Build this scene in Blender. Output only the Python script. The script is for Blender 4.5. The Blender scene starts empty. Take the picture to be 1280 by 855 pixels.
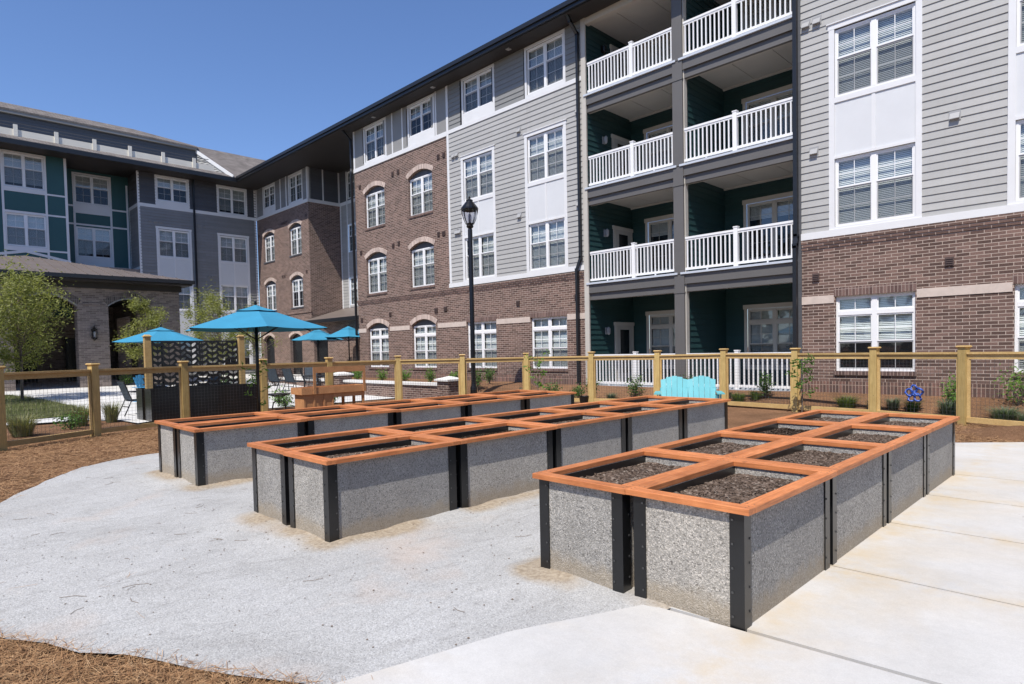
import bpy, bmesh, math, random
from mathutils import Vector, Matrix, noise
R = math.radians
random.seed(7)
scene = bpy.context.scene
COL = scene.collection

# ------------------------------------------------------------------ helpers
class MB:
    """mesh builder; u along +X, v outward (-Y), w up"""
    def __init__(s): s.v = []; s.f = []; s.m = []
    def poly(s, pts, m=0):
        n = len(s.v); s.v += [tuple(p) for p in pts]; s.f.append(tuple(range(n, n + len(pts)))); s.m.append(m)
    def hexa(s, p, m=0):   # 4 bottom ccw, 4 top ccw
        n = len(s.v); s.v += [tuple(q) for q in p]
        for f in ((3, 2, 1, 0), (4, 5, 6, 7), (0, 1, 5, 4), (1, 2, 6, 5), (2, 3, 7, 6), (3, 0, 4, 7)):
            s.f.append(tuple(n + i for i in f)); s.m.append(m)
    def xyz(s, x0, x1, y0, y1, z0, z1, m=0):
        s.hexa([(x0, y0, z0), (x1, y0, z0), (x1, y1, z0), (x0, y1, z0), (x0, y0, z1), (x1, y0, z1), (x1, y1, z1), (x0, y1, z1)], m)
    def box(s, u0, u1, v0, v1, w0, w1, m=0): s.xyz(u0, u1, -max(v0, v1), -min(v0, v1), w0, w1, m)
    def bar(s, a, b, w, h=None, m=0, up=(0, 0, 1)):
        h = h or w; a = Vector(a); b = Vector(b); d = (b - a).normalized(); up = Vector(up)
        if abs(d.dot(up)) > .98: up = Vector((1, 0, 0))
        x = d.cross(up).normalized(); y = x.cross(d)
        x *= w / 2; y *= h / 2
        s.hexa([a - x - y, a + x - y, a + x + y, a - x + y, b - x - y, b + x - y, b + x + y, b - x + y], m)
    def tube(s, pts, rad, n=8, m=0, cap=True):
        pts = [Vector(p) for p in pts]; rs = rad if isinstance(rad, (list, tuple)) else [rad] * len(pts)
        base = len(s.v)
        for i, p in enumerate(pts):
            d = (pts[min(i + 1, len(pts) - 1)] - pts[max(i - 1, 0)]).normalized()
            up = Vector((0, 0, 1)) if abs(d.z) < .95 else Vector((1, 0, 0))
            x = d.cross(up).normalized(); y = x.cross(d)
            for k in range(n):
                a = 2 * math.pi * k / n; s.v.append(tuple(p + (x * math.cos(a) + y * math.sin(a)) * rs[i]))
        for i in range(len(pts) - 1):
            for k in range(n):
                s.f.append((base + i * n + k, base + i * n + (k + 1) % n, base + (i + 1) * n + (k + 1) % n, base + (i + 1) * n + k)); s.m.append(m)
        if cap:
            s.f.append(tuple(base + k for k in reversed(range(n)))); s.m.append(m)
            s.f.append(tuple(base + (len(pts) - 1) * n + k for k in range(n))); s.m.append(m)
    def lathe(s, prof, n=16, c=(0, 0), m=0):
        base = len(s.v)
        for r, z in prof:
            for k in range(n):
                a = 2 * math.pi * k / n; s.v.append((c[0] + r * math.cos(a), c[1] + r * math.sin(a), z))
        for i in range(len(prof) - 1):
            for k in range(n):
                s.f.append((base + i * n + k, base + i * n + (k + 1) % n, base + (i + 1) * n + (k + 1) % n, base + (i + 1) * n + k)); s.m.append(m)
    def build(s, name, mats, parent=None, loc=(0, 0, 0), rz=0, smooth=False, fix=True):
        me = bpy.data.meshes.new(name); me.from_pydata(s.v, [], s.f)
        if not isinstance(mats, (list, tuple)): mats = [mats]
        for mt in mats: me.materials.append(mt)
        for p, m in zip(me.polygons, s.m): p.material_index = m; p.use_smooth = smooth
        if fix:
            bm = bmesh.new(); bm.from_mesh(me); bmesh.ops.recalc_face_normals(bm, faces=bm.faces); bm.to_mesh(me); bm.free()
        me.update()
        return link(name, me, parent, loc, rz)

def link(name, data, parent=None, loc=(0, 0, 0), rz=0):
    o = bpy.data.objects.new(name, data); COL.objects.link(o); o.location = loc; o.rotation_euler = (0, 0, rz)
    if parent: o.parent = parent
    return o
def tag(o, label, cat, group=None):
    o['label'] = label; o['category'] = cat
    if group: o['group'] = group
    return o
def thing(name, label, cat, loc=(0, 0, 0), rz=0, group=None): return tag(link(name, None, None, loc, rz), label, cat, group)
def copy_tree(o, parent=None):
    kids = [c for c in bpy.data.objects if c.parent == o]
    c = o.copy(); COL.objects.link(c); c.parent = parent
    for k in kids: copy_tree(k, c)
    return c
def lerp(a, b, t): return a + (b - a) * t
def clamp(x, a=0., b=1.): return max(a, min(b, x))
def sm(x): x = clamp(x); return x * x * (3 - 2 * x)

# ------------------------------------------------------------------ materials
def newmat(name, col, rough=.6, metal=0., spec=.5):
    m = bpy.data.materials.new(name); m.use_nodes = True
    b = m.node_tree.nodes['Principled BSDF']; b.inputs['Base Color'].default_value = (*col, 1); b.inputs['Roughness'].default_value = rough
    b.inputs['Metallic'].default_value = metal; b.inputs['Specular IOR Level'].default_value = spec
    return m
class NT:
    def __init__(s, m): s.t = m.node_tree; s.b = s.t.nodes['Principled BSDF']
    def n(s, ty, **k):
        x = s.t.nodes.new(ty)
        for a, b in k.items():
            if a.startswith('i_'):
                key = a[2:]; key = int(key) if key.isdigit() else key.replace('_', ' ')
                x.inputs[key].default_value = b
            else: setattr(x, a, b)
        return x
    def l(s, a, b): s.t.links.new(a, b)
    def pos(s): return s.n('ShaderNodeNewGeometry').outputs['Position']
    def obj(s): return s.n('ShaderNodeTexCoord').outputs['Object']
    def noise(s, v, scale, detail=4, rough=.55, dist=0):
        x = s.n('ShaderNodeTexNoise', i_Scale=scale, i_Detail=detail, i_Roughness=rough, i_Distortion=dist); s.l(v, x.inputs['Vector']); return x.outputs['Fac']
    def ramp(s, f, stops):
        x = s.n('ShaderNodeValToRGB'); e = x.color_ramp.elements
        while len(e) < len(stops): e.new(.5)
        for q, (p, c) in zip(e, stops): q.position = p; q.color = (*c, 1) if len(c) == 3 else c
        s.l(f, x.inputs[0]); return x.outputs[0]
    def mix(s, f, a, b, mode='MIX'):
        x = s.n('ShaderNodeMix', data_type='RGBA', blend_type=mode)
        for i, q in ((0, f), (6, a), (7, b)):
            if hasattr(q, 'is_output'): s.l(q, x.inputs[i])
            else: x.inputs[i].default_value = q if i == 0 else (*q, 1)
        return x.outputs[2]
    def math(s, op, a, b=0.):
        x = s.n('ShaderNodeMath', operation=op)
        for i, q in ((0, a), (1, b)):
            if hasattr(q, 'is_output'): s.l(q, x.inputs[i])
            else: x.inputs[i].default_value = q
        return x.outputs[0]
    def scale(s, v, sc):
        x = s.n('ShaderNodeMapping'); x.inputs['Scale'].default_value = sc; s.l(v, x.inputs['Vector']); return x.outputs[0]
    def bump(s, h, strength=.4, dist=.01):
        x = s.n('ShaderNodeBump', i_Strength=strength, i_Distance=dist); s.l(h, x.inputs['Height']); s.l(x.outputs[0], s.b.inputs['Normal'])
    def col(s, c): s.l(c, s.b.inputs['Base Color'])

def vary(name, col, rough=.6, amt=.12, scale=3., bump=0., bs=60., metal=0., spec=.5, fine=0.):
    m = newmat(name, col, rough, metal, spec); t = NT(m); p = t.pos()
    f = t.noise(p, scale, 5, .6)
    c = t.ramp(f, [(.3, [x * (1 - amt) for x in col]), (.7, [min(1, x * (1 + amt)) for x in col])])
    if fine:
        g = t.noise(p, bs * 2, 2); c = t.mix(1., c, t.ramp(g, [(.3, (1 - fine,) * 3), (.7, (1 + fine,) * 3)]), 'MULTIPLY')
    t.col(c)
    if bump: t.bump(t.noise(p, bs, 3), bump, .004)
    return m

def wall_uv(t, swap=False):
    g = t.n('ShaderNodeNewGeometry'); sp = t.n('ShaderNodeSeparateXYZ'); t.l(g.outputs['Position'], sp.inputs[0])
    sn = t.n('ShaderNodeSeparateXYZ'); t.l(g.outputs['True Normal'], sn.inputs[0])
    ax = t.math('ABSOLUTE', sn.outputs[0]); isx = t.math('GREATER_THAN', ax, .7)
    az = t.math('GREATER_THAN', t.math('ABSOLUTE', sn.outputs[2]), .8)
    u = t.math('ADD', t.math('MULTIPLY', sp.outputs[0], t.math('SUBTRACT', 1., isx)), t.math('MULTIPLY', sp.outputs[1], isx))
    w = t.math('ADD', sp.outputs[2], t.math('MULTIPLY', sp.outputs[1], az))
    c = t.n('ShaderNodeCombineXYZ')
    t.l(w if swap else u, c.inputs[0]); t.l(u if swap else w, c.inputs[1]); return c.outputs[0]

def brickmat(name, c1, c2, mortar, bw=.254, bh=.0765, swap=False, dirt=None, offset=.5):
    m = newmat(name, c1, .85, 0, .25); t = NT(m); uv = wall_uv(t, swap)
    nd = t.noise(uv, 9., 2); wv = t.n('ShaderNodeVectorMath', operation='ADD'); t.l(uv, wv.inputs[0])
    cs = t.n('ShaderNodeCombineXYZ'); t.l(t.math('MULTIPLY', t.math('SUBTRACT', nd, .5), .006), cs.inputs[1]); t.l(cs.outputs[0], wv.inputs[1])
    b = t.n('ShaderNodeTexBrick', offset=offset, i_Scale=1., i_Mortar_Size=.0068, i_Mortar_Smooth=.15, i_Brick_Width=bw, i_Row_Height=bh, i_Bias=0.)
    b.inputs['Color1'].default_value = (0, 0, 0, 1); b.inputs['Color2'].default_value = (1, 1, 1, 1); b.inputs['Mortar'].default_value = (.5, .5, .5, 1)
    t.l(wv.outputs[0], b.inputs['Vector'])
    n1 = t.noise(uv, 45., 4, .7); n2 = t.noise(uv, .6, 4)
    bc = t.ramp(b.outputs['Color'], [(0, [x * .78 for x in c1]), (.3, c1), (.8, c2), (1, [x * 1.15 for x in c2])])
    bc = t.mix(1., bc, t.ramp(n1, [(.3, (.72,) * 3), (.7, (1.25,) * 3)]), 'MULTIPLY')
    bc = t.mix(1., bc, t.ramp(n2, [(.3, (.87, .87, .88)), (.7, (1.12, 1.1, 1.08))]), 'MULTIPLY')
    mc = t.mix(t.noise(uv, 12., 3), [x * .8 for x in mortar], [x * 1.15 for x in mortar])
    fin = t.mix(b.outputs['Fac'], bc, mc)
    if dirt:
        sp = t.n('ShaderNodeSeparateXYZ'); t.l(t.pos(), sp.inputs[0])
        h = t.math('ADD', sp.outputs[2], t.math('MULTIPLY', t.noise(uv, 4., 5), .5))
        fin = t.mix(t.ramp(h, [(dirt[0], (.75,) * 3), (dirt[1], (0,) * 3)]), fin, (.30, .125, .075))
    t.col(fin)
    hh = t.math('ADD', t.math('MULTIPLY', b.outputs['Fac'], -1.), t.math('MULTIPLY', n1, .35)); t.bump(hh, .6, .006)
    return m

M = {}
M['brick'] = brickmat('brick', (.116, .073, .060), (.178, .114, .094), (.47, .38, .32))
M['brick_base'] = brickmat('brick_base', (.12, .075, .064), (.19, .105, .085), (.40, .30, .24), .30, .0765, True, (.2, .55), offset=0)
M['soldier'] = brickmat('soldier', (.115, .072, .064), (.17, .11, .095), (.36, .28, .24), .20, .0765, True, offset=0)
M['brick_taupe'] = brickmat('brick_taupe', (.20, .163, .146), (.27, .224, .20), (.33, .285, .25))
M['soldier_taupe'] = brickmat('soldier_taupe', (.10, .085, .078), (.15, .125, .112), (.26, .23, .21), .20, .0765, True, offset=0)
M['stone_band'] = vary('stone_band', (.55, .46, .40), .8, .1, 5, .3, 50)
M['arch_stone'] = brickmat('arch_stone', (.46, .36, .31), (.56, .45, .39), (.50, .42, .37), .30, .0765, True, offset=0)
def paint(name, c, rough=.5, amt=.05): return vary(name, c, rough, amt, 1.3, .12, 120)
def lapmat(name, c):
    m = newmat(name, c, .55); t = NT(m); uv = wall_uv(t)
    b = t.n('ShaderNodeTexBrick', offset=.37, i_Scale=1., i_Mortar_Size=.0022, i_Mortar_Smooth=0., i_Brick_Width=3.66, i_Row_Height=.178, i_Bias=0.)
    b.inputs['Color1'].default_value = (*[x * .93 for x in c], 1); b.inputs['Color2'].default_value = (*[x * 1.06 for x in c], 1); b.inputs['Mortar'].default_value = (*[x * .55 for x in c], 1)
    t.l(uv, b.inputs['Vector']); k = t.mix(1., b.outputs['Color'], t.ramp(t.noise(t.scale(uv, (.5, 3., 1)), 2.2, 5, .6), [(.3, (.95,) * 3), (.7, (1.04,) * 3)]), 'MULTIPLY')
    k = t.mix(1., k, t.ramp(t.noise(t.scale(uv, (3., .35, 1)), 3., 4, .6), [(.35, (.965, .96, .95)), (.6, (1., 1., 1.))]), 'MULTIPLY')
    t.col(k); t.bump(t.noise(t.scale(uv, (1., 8., 1)), 14., 3), .12, .003); return m
M['siding_light'] = lapmat('siding_light', (.39, .385, .37))
M['siding_mid'] = lapmat('siding_mid', (.225, .225, .218))
M['panel_mid'] = paint('panel_mid', (.255, .25, .24), .6)
M['siding_wing'] = lapmat('siding_wing', (.235, .235, .235))
M['siding_dark'] = lapmat('siding_dark', (.085, .088, .098))
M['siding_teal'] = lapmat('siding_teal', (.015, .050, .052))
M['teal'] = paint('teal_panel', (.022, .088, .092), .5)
M['white'] = paint('white_trim', (.70, .70, .70), .45, .03)
M['white_panel'] = paint('white_panel', (.63, .64, .65), .5, .03)
M['vinyl'] = newmat('white_vinyl', (.80, .80, .80), .35)
M['offwhite'] = paint('offwhite', (.50, .47, .42), .6)
M['cream'] = paint('cream', (.74, .70, .60), .6)
M['beam'] = paint('beam_grey', (.115, .11, .106), .55)
M['flash'] = newmat('deck_edge', (.52, .56, .62), .4)
M['soffit'] = paint('soffit_dark', (.026, .022, .02), .6, .1)
M['gutter'] = newmat('gutter_dark', (.022, .024, .028), .35, .3)
M['door'] = paint('door_paint', (.42, .40, .37), .45)
M['darkdoor'] = newmat('dark_door', (.012, .013, .015), .2)
M['vent_brown'] = newmat('vent_brown', (.085, .055, .047), .6)
M['vent_grey'] = newmat('vent_grey', (.33, .33, .33), .5)
M['black'] = vary('black_steel', (.008, .0085, .0095), .28, .25, 4, .06, 200, 0., .55)
M['chair_frame'] = newmat('black_frame', (.015, .015, .017), .35)
M['lamp_black'] = newmat('lamp_black', (.008, .008, .009), .3, .2)
M['bolt'] = newmat('bolt', (.10, .10, .10), .4, .6)
M['sling'] = vary('sling', (.03, .045, .06), .7, .2, 8, .2, 300)
M['bluechair'] = newmat('blue_plastic', (.04, .22, .42), .5)
M['turq'] = vary('turquoise_paint', (.13, .43, .47), .5, .06, 6, .12, 90)
M['canvas'] = vary('blue_canvas', (.03, .225, .365), .85, .07, 2.5, .2, 250)
M['ornament'] = newmat('ornament_blue', (.03, .09, .42), .35)
M['cap_white'] = vary('cast_stone', (.68, .67, .64), .75, .06, 4, .2, 60)
M['blue_panel'] = newmat('dark_blue', (.01, .02, .12), .3)

def shingle():
    m = newmat('shingle', (.12, .1, .09), .9, 0, .2); t = NT(m); p = t.pos()
    uv = t.n('ShaderNodeSeparateXYZ'); t.l(p, uv.inputs[0]); c = t.n('ShaderNodeCombineXYZ')
    t.l(uv.outputs[1], c.inputs[0]); t.l(t.math('MULTIPLY', uv.outputs[2], 2.2), c.inputs[1])
    b = t.n('ShaderNodeTexBrick', i_Scale=1., i_Mortar_Size=.012, i_Brick_Width=.33, i_Row_Height=.14)
    b.inputs['Color1'].default_value = (.135, .12, .112, 1); b.inputs['Color2'].default_value = (.205, .185, .17, 1); b.inputs['Mortar'].default_value = (.09, .075, .07, 1)
    t.l(c.outputs[0], b.inputs['Vector'])
    t.col(t.mix(1., b.outputs['Color'], t.ramp(t.noise(p, 1.5, 6, .7), [(.3, (.75,) * 3), (.7, (1.25,) * 3)]), 'MULTIPLY')); t.bump(b.outputs['Fac'], .5, .01)
    return m
M['shingle'] = shingle()
M['metal_roof'] = vary('metal_roof', (.20, .165, .145), .45, .1, 1.5, 0, 60, .3)

def wood(name, base, dark, rough=.6, grain=1., axis=None):
    m = newmat(name, base, rough, 0, .3); t = NT(m)
    oi = t.n('ShaderNodeObjectInfo'); v = t.n('ShaderNodeVectorMath', operation='ADD'); t.l(t.pos(), v.inputs[0])
    s = t.n('ShaderNodeCombineXYZ'); t.l(t.math('MULTIPLY', oi.outputs['Random'], 17.), s.inputs[0]); t.l(t.math('MULTIPLY', oi.outputs['Random'], 9.), s.inputs[2]); t.l(s.outputs[0], v.inputs[1])
    g = t.noise(v.outputs[0], 5, 5, .6); fine = t.noise(t.scale(t.obj(), {None: (1, 1, 1), 'x': (.07, 1.6, 1.6), 'y': (1.6, .07, 1.6), 'z': (1.5, 1.5, .07)}[axis]), 48, 5, .72, .6)
    c = t.ramp(g, [(.3, dark), (.7, base)])
    c = t.mix(1., c, t.ramp(fine, [(.3, (1 - .22 * grain,) * 3), (.7, (1 + .18 * grain,) * 3)]), 'MULTIPLY')
    hv = t.n('ShaderNodeHueSaturation'); t.l(t.math('ADD', t.math('MULTIPLY', oi.outputs['Random'], .28), .86), hv.inputs['Value']); t.l(c, hv.inputs['Color'])
    kn = t.n('ShaderNodeTexVoronoi', i_Scale=2.3); t.l(v.outputs[0], kn.inputs['Vector'])
    t.col(t.mix(t.ramp(kn.outputs['Distance'], [(.035, (.6,) * 3), (.06, (0,) * 3)]), hv.outputs[0], [x * .35 for x in dark]))
    t.bump(fine, .25, .003); return m
M['redwood_x'] = wood('redwood_x', (.60, .225, .085), (.43, .145, .052), .5, 1.5, 'x'); M['redwood_y'] = wood('redwood_y', (.60, .225, .085), (.43, .145, .052), .5, 1.5, 'y')
M['pine'] = wood('pine', (.54, .38, .165), (.45, .295, .115), .65); M['pine_post'] = wood('pine_post', (.53, .385, .155), (.44, .31, .115), .65, 1.2, 'z')
M['cedar'] = wood('cedar', (.52, .265, .12), (.40, .19, .085), .5)

def aggregate():
    m = newmat('aggregate', (.3, .3, .29), .85, 0, .3); t = NT(m); p = t.pos()
    v = t.n('ShaderNodeTexVoronoi', i_Scale=105., i_Randomness=1.); t.l(p, v.inputs['Vector'])
    sp = t.n('ShaderNodeSeparateColor'); t.l(v.outputs['Color'], sp.inputs[0])
    c = t.ramp(sp.outputs[0], [(0, (.15, .145, .135)), (.14, (.325, .315, .295)), (.6, (.42, .405, .38)), (.92, (.56, .535, .50))])
    c = t.mix(t.ramp(v.outputs['Distance'], [(.42, (0,) * 3), (.7, (.6,) * 3)]), c, (.24, .23, .215))
    c = t.mix(1., c, t.ramp(t.noise(p, 240, 2, .6), [(.35, (.88,) * 3), (.65, (1.09,) * 3)]), 'MULTIPLY')
    c = t.mix(1., c, t.ramp(t.noise(p, 3, 5, .65), [(.3, (.88, .875, .87)), (.7, (1.1, 1.09, 1.07))]), 'MULTIPLY')
    oi = t.n('ShaderNodeObjectInfo'); c = t.mix(1., c, t.ramp(oi.outputs['Random'], [(0, (.86, .86, .87)), (.5, (1., .99, .975)), (1, (1.1, 1.07, 1.03))]), 'MULTIPLY')
    st = t.ramp(t.noise(t.scale(p, (2.5, 2.5, .5)), 3., 5, .65), [(.5, (0,) * 3), (.75, (.35,) * 3)]); c = t.mix(st, c, (.24, .225, .20))
    z = t.n('ShaderNodeSeparateXYZ'); t.l(p, z.inputs[0]); lo = t.math('ADD', z.outputs[2], t.math('MULTIPLY', t.noise(p, 7., 4, .7), -.22))
    c = t.mix(t.ramp(lo, [(.0, (.55,) * 3), (.09, (0,) * 3)]), c, (.36, .29, .20))
    t.col(c); h = t.math('ADD', t.noise(p, 120, 3, .7), t.math('MULTIPLY', t.noise(p, 30, 3), .6)); t.bump(h, .9, .008)
    return m
M['aggregate'] = aggregate()

def concrete(name, base, stain=(.52, .44, .32), amt=.35):
    m = newmat(name, base, .8, 0, .3); t = NT(m); p = t.pos()
    c = t.ramp(t.noise(p, .9, 6, .65), [(.25, [x * .86 for x in base]), (.75, [min(.9, x * 1.1) for x in base])])
    st = t.ramp(t.noise(p, .7, 5, .6, .6), [(.52, (0,) * 3), (.72, (amt,) * 3)])
    c = t.mix(st, c, stain)
    sk = t.ramp(t.noise(p, 14., 5, .7), [(.35, (.96,) * 3), (.65, (1.03,) * 3)])
    c = t.mix(1., c, sk, 'MULTIPLY'); c = t.mix(1., c, t.ramp(t.noise(p, 160, 2), [(.3, (.93,) * 3), (.7, (1.06,) * 3)]), 'MULTIPLY')
    if name == 'concrete':
        sp = t.n('ShaderNodeSeparateXYZ'); t.l(p, sp.inputs[0]); acc = None
        for yj in (4.79, 6.29, 7.69, 9.09):
            d = t.math('MULTIPLY', t.math('ABSOLUTE', t.math('SUBTRACT', sp.outputs[1], yj)), -5.); e = t.math('POWER', 2.718, d); acc = e if acc is None else t.math('ADD', acc, e)
        e = t.math('POWER', 2.718, t.math('MULTIPLY', t.math('ABSOLUTE', t.math('ADD', sp.outputs[0], 1.5)), -4.)); acc = t.math('ADD', acc, e)
        mk = t.math('MULTIPLY', acc, t.ramp(t.noise(p, 2.2, 6, .7), [(.38, (0,) * 3), (.7, (.75,) * 3)])); mk = t.math('MINIMUM', mk, .6); c = t.mix(mk, c, (.50, .39, .235))
        vn = t.n('ShaderNodeTexVoronoi', feature='DISTANCE_TO_EDGE', i_Scale=.55); wv = t.n('ShaderNodeVectorMath', operation='ADD'); t.l(p, wv.inputs[0]); nn = t.n('ShaderNodeTexNoise', i_Scale=2.5, i_Detail=5); t.l(p, nn.inputs['Vector']); t.l(nn.outputs['Color'], wv.inputs[1]); t.l(wv.outputs[0], vn.inputs['Vector'])
        ck_ = t.math('MULTIPLY', t.math('LESS_THAN', vn.outputs['Distance'], .0012), t.math('GREATER_THAN', t.noise(p, .5, 2), .56)); c = t.mix(ck_, c, (.33, .30, .26))
    t.col(c); t.bump(t.noise(p, 120, 3), .15, .003); return m
M['concrete'] = concrete('concrete', (.51, .50, .482), (.47, .385, .27), .40)
M['patio'] = concrete('patio_concrete', (.60, .59, .57), (.5, .46, .4), .2)

def gravelmat():
    m = newmat('stone_dust', (.6, .6, .58), .95, 0, .15); t = NT(m); p = t.pos()
    v = t.n('ShaderNodeTexVoronoi', i_Scale=125.); t.l(p, v.inputs['Vector']); sp = t.n('ShaderNodeSeparateColor'); t.l(v.outputs['Color'], sp.inputs[0])
    c = t.ramp(sp.outputs[0], [(0, (.29, .287, .28)), (.2, (.375, .372, .362)), (.7, (.43, .427, .416)), (1, (.51, .507, .495))])
    big = t.noise(p, .8, 7, .62, .4); c = t.mix(1., c, t.ramp(big, [(.3, (.84, .835, .83)), (.55, (1.0, 1.0, 1.0)), (.75, (1.07, 1.07, 1.08))]), 'MULTIPLY')
    scuff = t.noise(t.scale(p, (1.2, .45, 1.)), 3.6, 7, .72, 2.2); c = t.mix(1., c, t.ramp(scuff, [(.28, (.78, .77, .76)), (.46, (1., 1., 1.)), (.7, (1.05,) * 3)]), 'MULTIPLY')
    rust = t.ramp(t.noise(p, .55, 5, .6, .3), [(.56, (0,) * 3), (.74, (.45,) * 3)]); c = t.mix(rust, c, (.50, .37, .28))
    at = t.n('ShaderNodeAttribute', attribute_name='stain'); ns = t.noise(p, 6., 5, .7)
    f = t.ramp(t.math('MULTIPLY', at.outputs['Fac'], t.math('ADD', ns, .42)), [(.22, (0,) * 3), (.75, (.9,) * 3)])
    sand = t.ramp(t.noise(p, 30, 3), [(.3, (.24, .185, .125)), (.7, (.42, .35, .26))]); c = t.mix(f, c, sand)
    spk = t.n('ShaderNodeTexVoronoi', i_Scale=5.5); t.l(p, spk.inputs['Vector']); s2 = t.n('ShaderNodeSeparateColor'); t.l(spk.outputs['Color'], s2.inputs[0])
    dot = t.math('MULTIPLY', t.math('LESS_THAN', spk.outputs['Distance'], .055), t.math('GREATER_THAN', s2.outputs[1], .72)); c = t.mix(dot, c, (.12, .10, .08))
    t.col(c); h = t.math('ADD', t.math('MULTIPLY', v.outputs['Distance'], -.5), t.math('ADD', t.math('MULTIPLY', t.noise(p, 18, 5, .7), .9), t.math('MULTIPLY', scuff, 3.2))); t.bump(h, .5, .011)
    return m
M['gravel'] = gravelmat()

def mulchmat(name, a, b, c3, sc=30):
    m = newmat(name, a, .95, 0, .1); t = NT(m); p = t.pos()
    f = t.noise(t.scale(p, (1, 1.9, 1)), sc, 6, .8, 2.); f2 = t.noise(t.scale(p, (2.1, 1, 1)), sc * .7, 5, .75, 2.)
    c = t.ramp(t.math('MULTIPLY', t.math('ADD', f, f2), .5), [(.36, a), (.5, b), (.62, c3)])
    c = t.mix(1., c, t.ramp(t.noise(p, 1.2, 5), [(.3, (.78,) * 3), (.7, (1.2,) * 3)]), 'MULTIPLY')
    t.col(c); t.bump(t.math('ADD', f, f2), .9, .03); return m
M['mulch'] = mulchmat('pine_straw_ground', (.075, .037, .02), (.225, .122, .068), (.40, .245, .145))
M['straw'] = None
def strawmat():
    m = newmat('straw', (.3, .17, .08), .75, 0, .2); t = NT(m)
    f = t.noise(t.pos(), 25, 3, .8); t.col(t.ramp(f, [(.28, (.12, .06, .028)), (.45, (.30, .165, .08)), (.6, (.42, .26, .135)), (.75, (.62, .44, .27))])); return m
M['straw'] = strawmat()
def soilmat():
    m = newmat('soil', (.1, .07, .05), .95, 0, .15); t = NT(m); p = t.pos()
    v = t.n('ShaderNodeTexVoronoi', i_Scale=55.); t.l(p, v.inputs['Vector']); s = t.n('ShaderNodeSeparateColor'); t.l(v.outputs['Color'], s.inputs[0])
    c = t.ramp(s.outputs[0], [(0, (.055, .038, .028)), (.5, (.11, .078, .057)), (.85, (.17, .125, .098)), (1, (.29, .24, .195))])
    c = t.mix(1., c, t.ramp(t.noise(p, 3, 4), [(.3, (.8,) * 3), (.7, (1.2,) * 3)]), 'MULTIPLY')
    t.col(c); t.bump(t.math('SUBTRACT', t.noise(p, 50, 5, .8), t.math('MULTIPLY', v.outputs['Distance'], .8)), .8, .012); return m
M['soil'] = soilmat()
def leafmat(name, a, b, tr=.25):
    m = newmat(name, a, .55, 0, .3); t = NT(m); g = t.n('ShaderNodeNewGeometry')
    c = t.ramp(g.outputs['Random Per Island'], [(0, a), (1, b)]); t.col(c)
    td = t.n('ShaderNodeBsdfTranslucent'); t.l(t.mix(1., c, (1.6, 1.7, .8), 'MULTIPLY'), td.inputs['Color'])
    mx = t.n('ShaderNodeMixShader', i_0=tr); t.l(t.b.outputs[0], mx.inputs[1]); t.l(td.outputs[0], mx.inputs[2])
    t.l(mx.outputs[0], t.t.nodes['Material Output'].inputs['Surface']); return m
M['leaf_olive'] = leafmat('leaf_olive', (.13, .145, .04), (.30, .31, .11), .35)
M['leaf_green'] = leafmat('leaf_green', (.04, .10, .02), (.12, .22, .05), .3)
M['leaf_dark'] = leafmat('leaf_dark', (.02, .055, .015), (.06, .12, .03))
M['leaf_bright'] = leafmat('leaf_bright', (.08, .17, .03), (.20, .34, .07), .35)
M['leaf_grey'] = leafmat('leaf_grey', (.07, .11, .065), (.17, .22, .14), .2)
M['leaf_purple'] = leafmat('leaf_purple', (.02, .012, .016), (.06, .03, .03), .1)
M['grass'] = leafmat('grass_blade', (.06, .115, .025), (.17, .23, .07), .25)
M['grass_dry'] = leafmat('grass_dry', (.12, .15, .06), (.30, .28, .15), .2)
M['petal'] = newmat('petal', (.7, .45, .03), .6)
M['bark'] = vary('bark', (.14, .11, .085), .9, .25, 12, .6, 40)
M['lawn'] = mulchmat('lawn', (.035, .055, .014), (.085, .11, .035), (.17, .15, .07), 25)

def glassmat(name, tint, lo, hi, ior=1.5):
    m = bpy.data.materials.new(name); m.use_nodes = True; t = NT(m)
    tr = t.n('ShaderNodeBsdfTransparent'); tr.inputs[0].default_value = (*tint, 1)
    gl = t.n('ShaderNodeBsdfGlossy', i_Roughness=.02); gl.inputs[0].default_value = (.95, .97, 1, 1)
    w = t.noise(t.pos(), 1.1, 2); bp = t.n('ShaderNodeBump', i_Strength=.04, i_Distance=.05); t.l(w, bp.inputs['Height']); t.l(bp.outputs[0], gl.inputs['Normal'])
    gm = t.n('ShaderNodeNewGeometry'); fr = t.n('ShaderNodeFresnel'); t.l(t.math('ADD', t.math('MULTIPLY', gm.outputs['Backfacing'], 1 / ior - ior), ior), fr.inputs['IOR']); f = t.math('ADD', t.math('MULTIPLY', fr.outputs[0], hi), lo)
    mx = t.n('ShaderNodeMixShader'); t.l(f, mx.inputs[0]); t.l(tr.outputs[0], mx.inputs[1]); t.l(gl.outputs[0], mx.inputs[2])
    t.t.nodes.remove(t.b); t.l(mx.outputs[0], t.t.nodes['Material Output'].inputs['Surface']); return m
M['glass'] = glassmat('window_glass', (.84, .88, .89), .05, 1.2)
M['lampglass'] = glassmat('lamp_glass', (.75, .76, .8), .05, 1.)
def screenmat():
    m = bpy.data.materials.new('insect_mesh'); m.use_nodes = True; t = NT(m)
    tr = t.n('ShaderNodeBsdfTransparent'); df = t.n('ShaderNodeBsdfDiffuse'); df.inputs[0].default_value = (.03, .03, .035, 1)
    mx = t.n('ShaderNodeMixShader', i_0=.34); t.l(tr.outputs[0], mx.inputs[1]); t.l(df.outputs[0], mx.inputs[2])
    t.t.nodes.remove(t.b); t.l(mx.outputs[0], t.t.nodes['Material Output'].inputs['Surface']); return m
M['screen'] = screenmat()
M['blind'] = newmat('blind_slat', (.82, .82, .79), .5)
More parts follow.
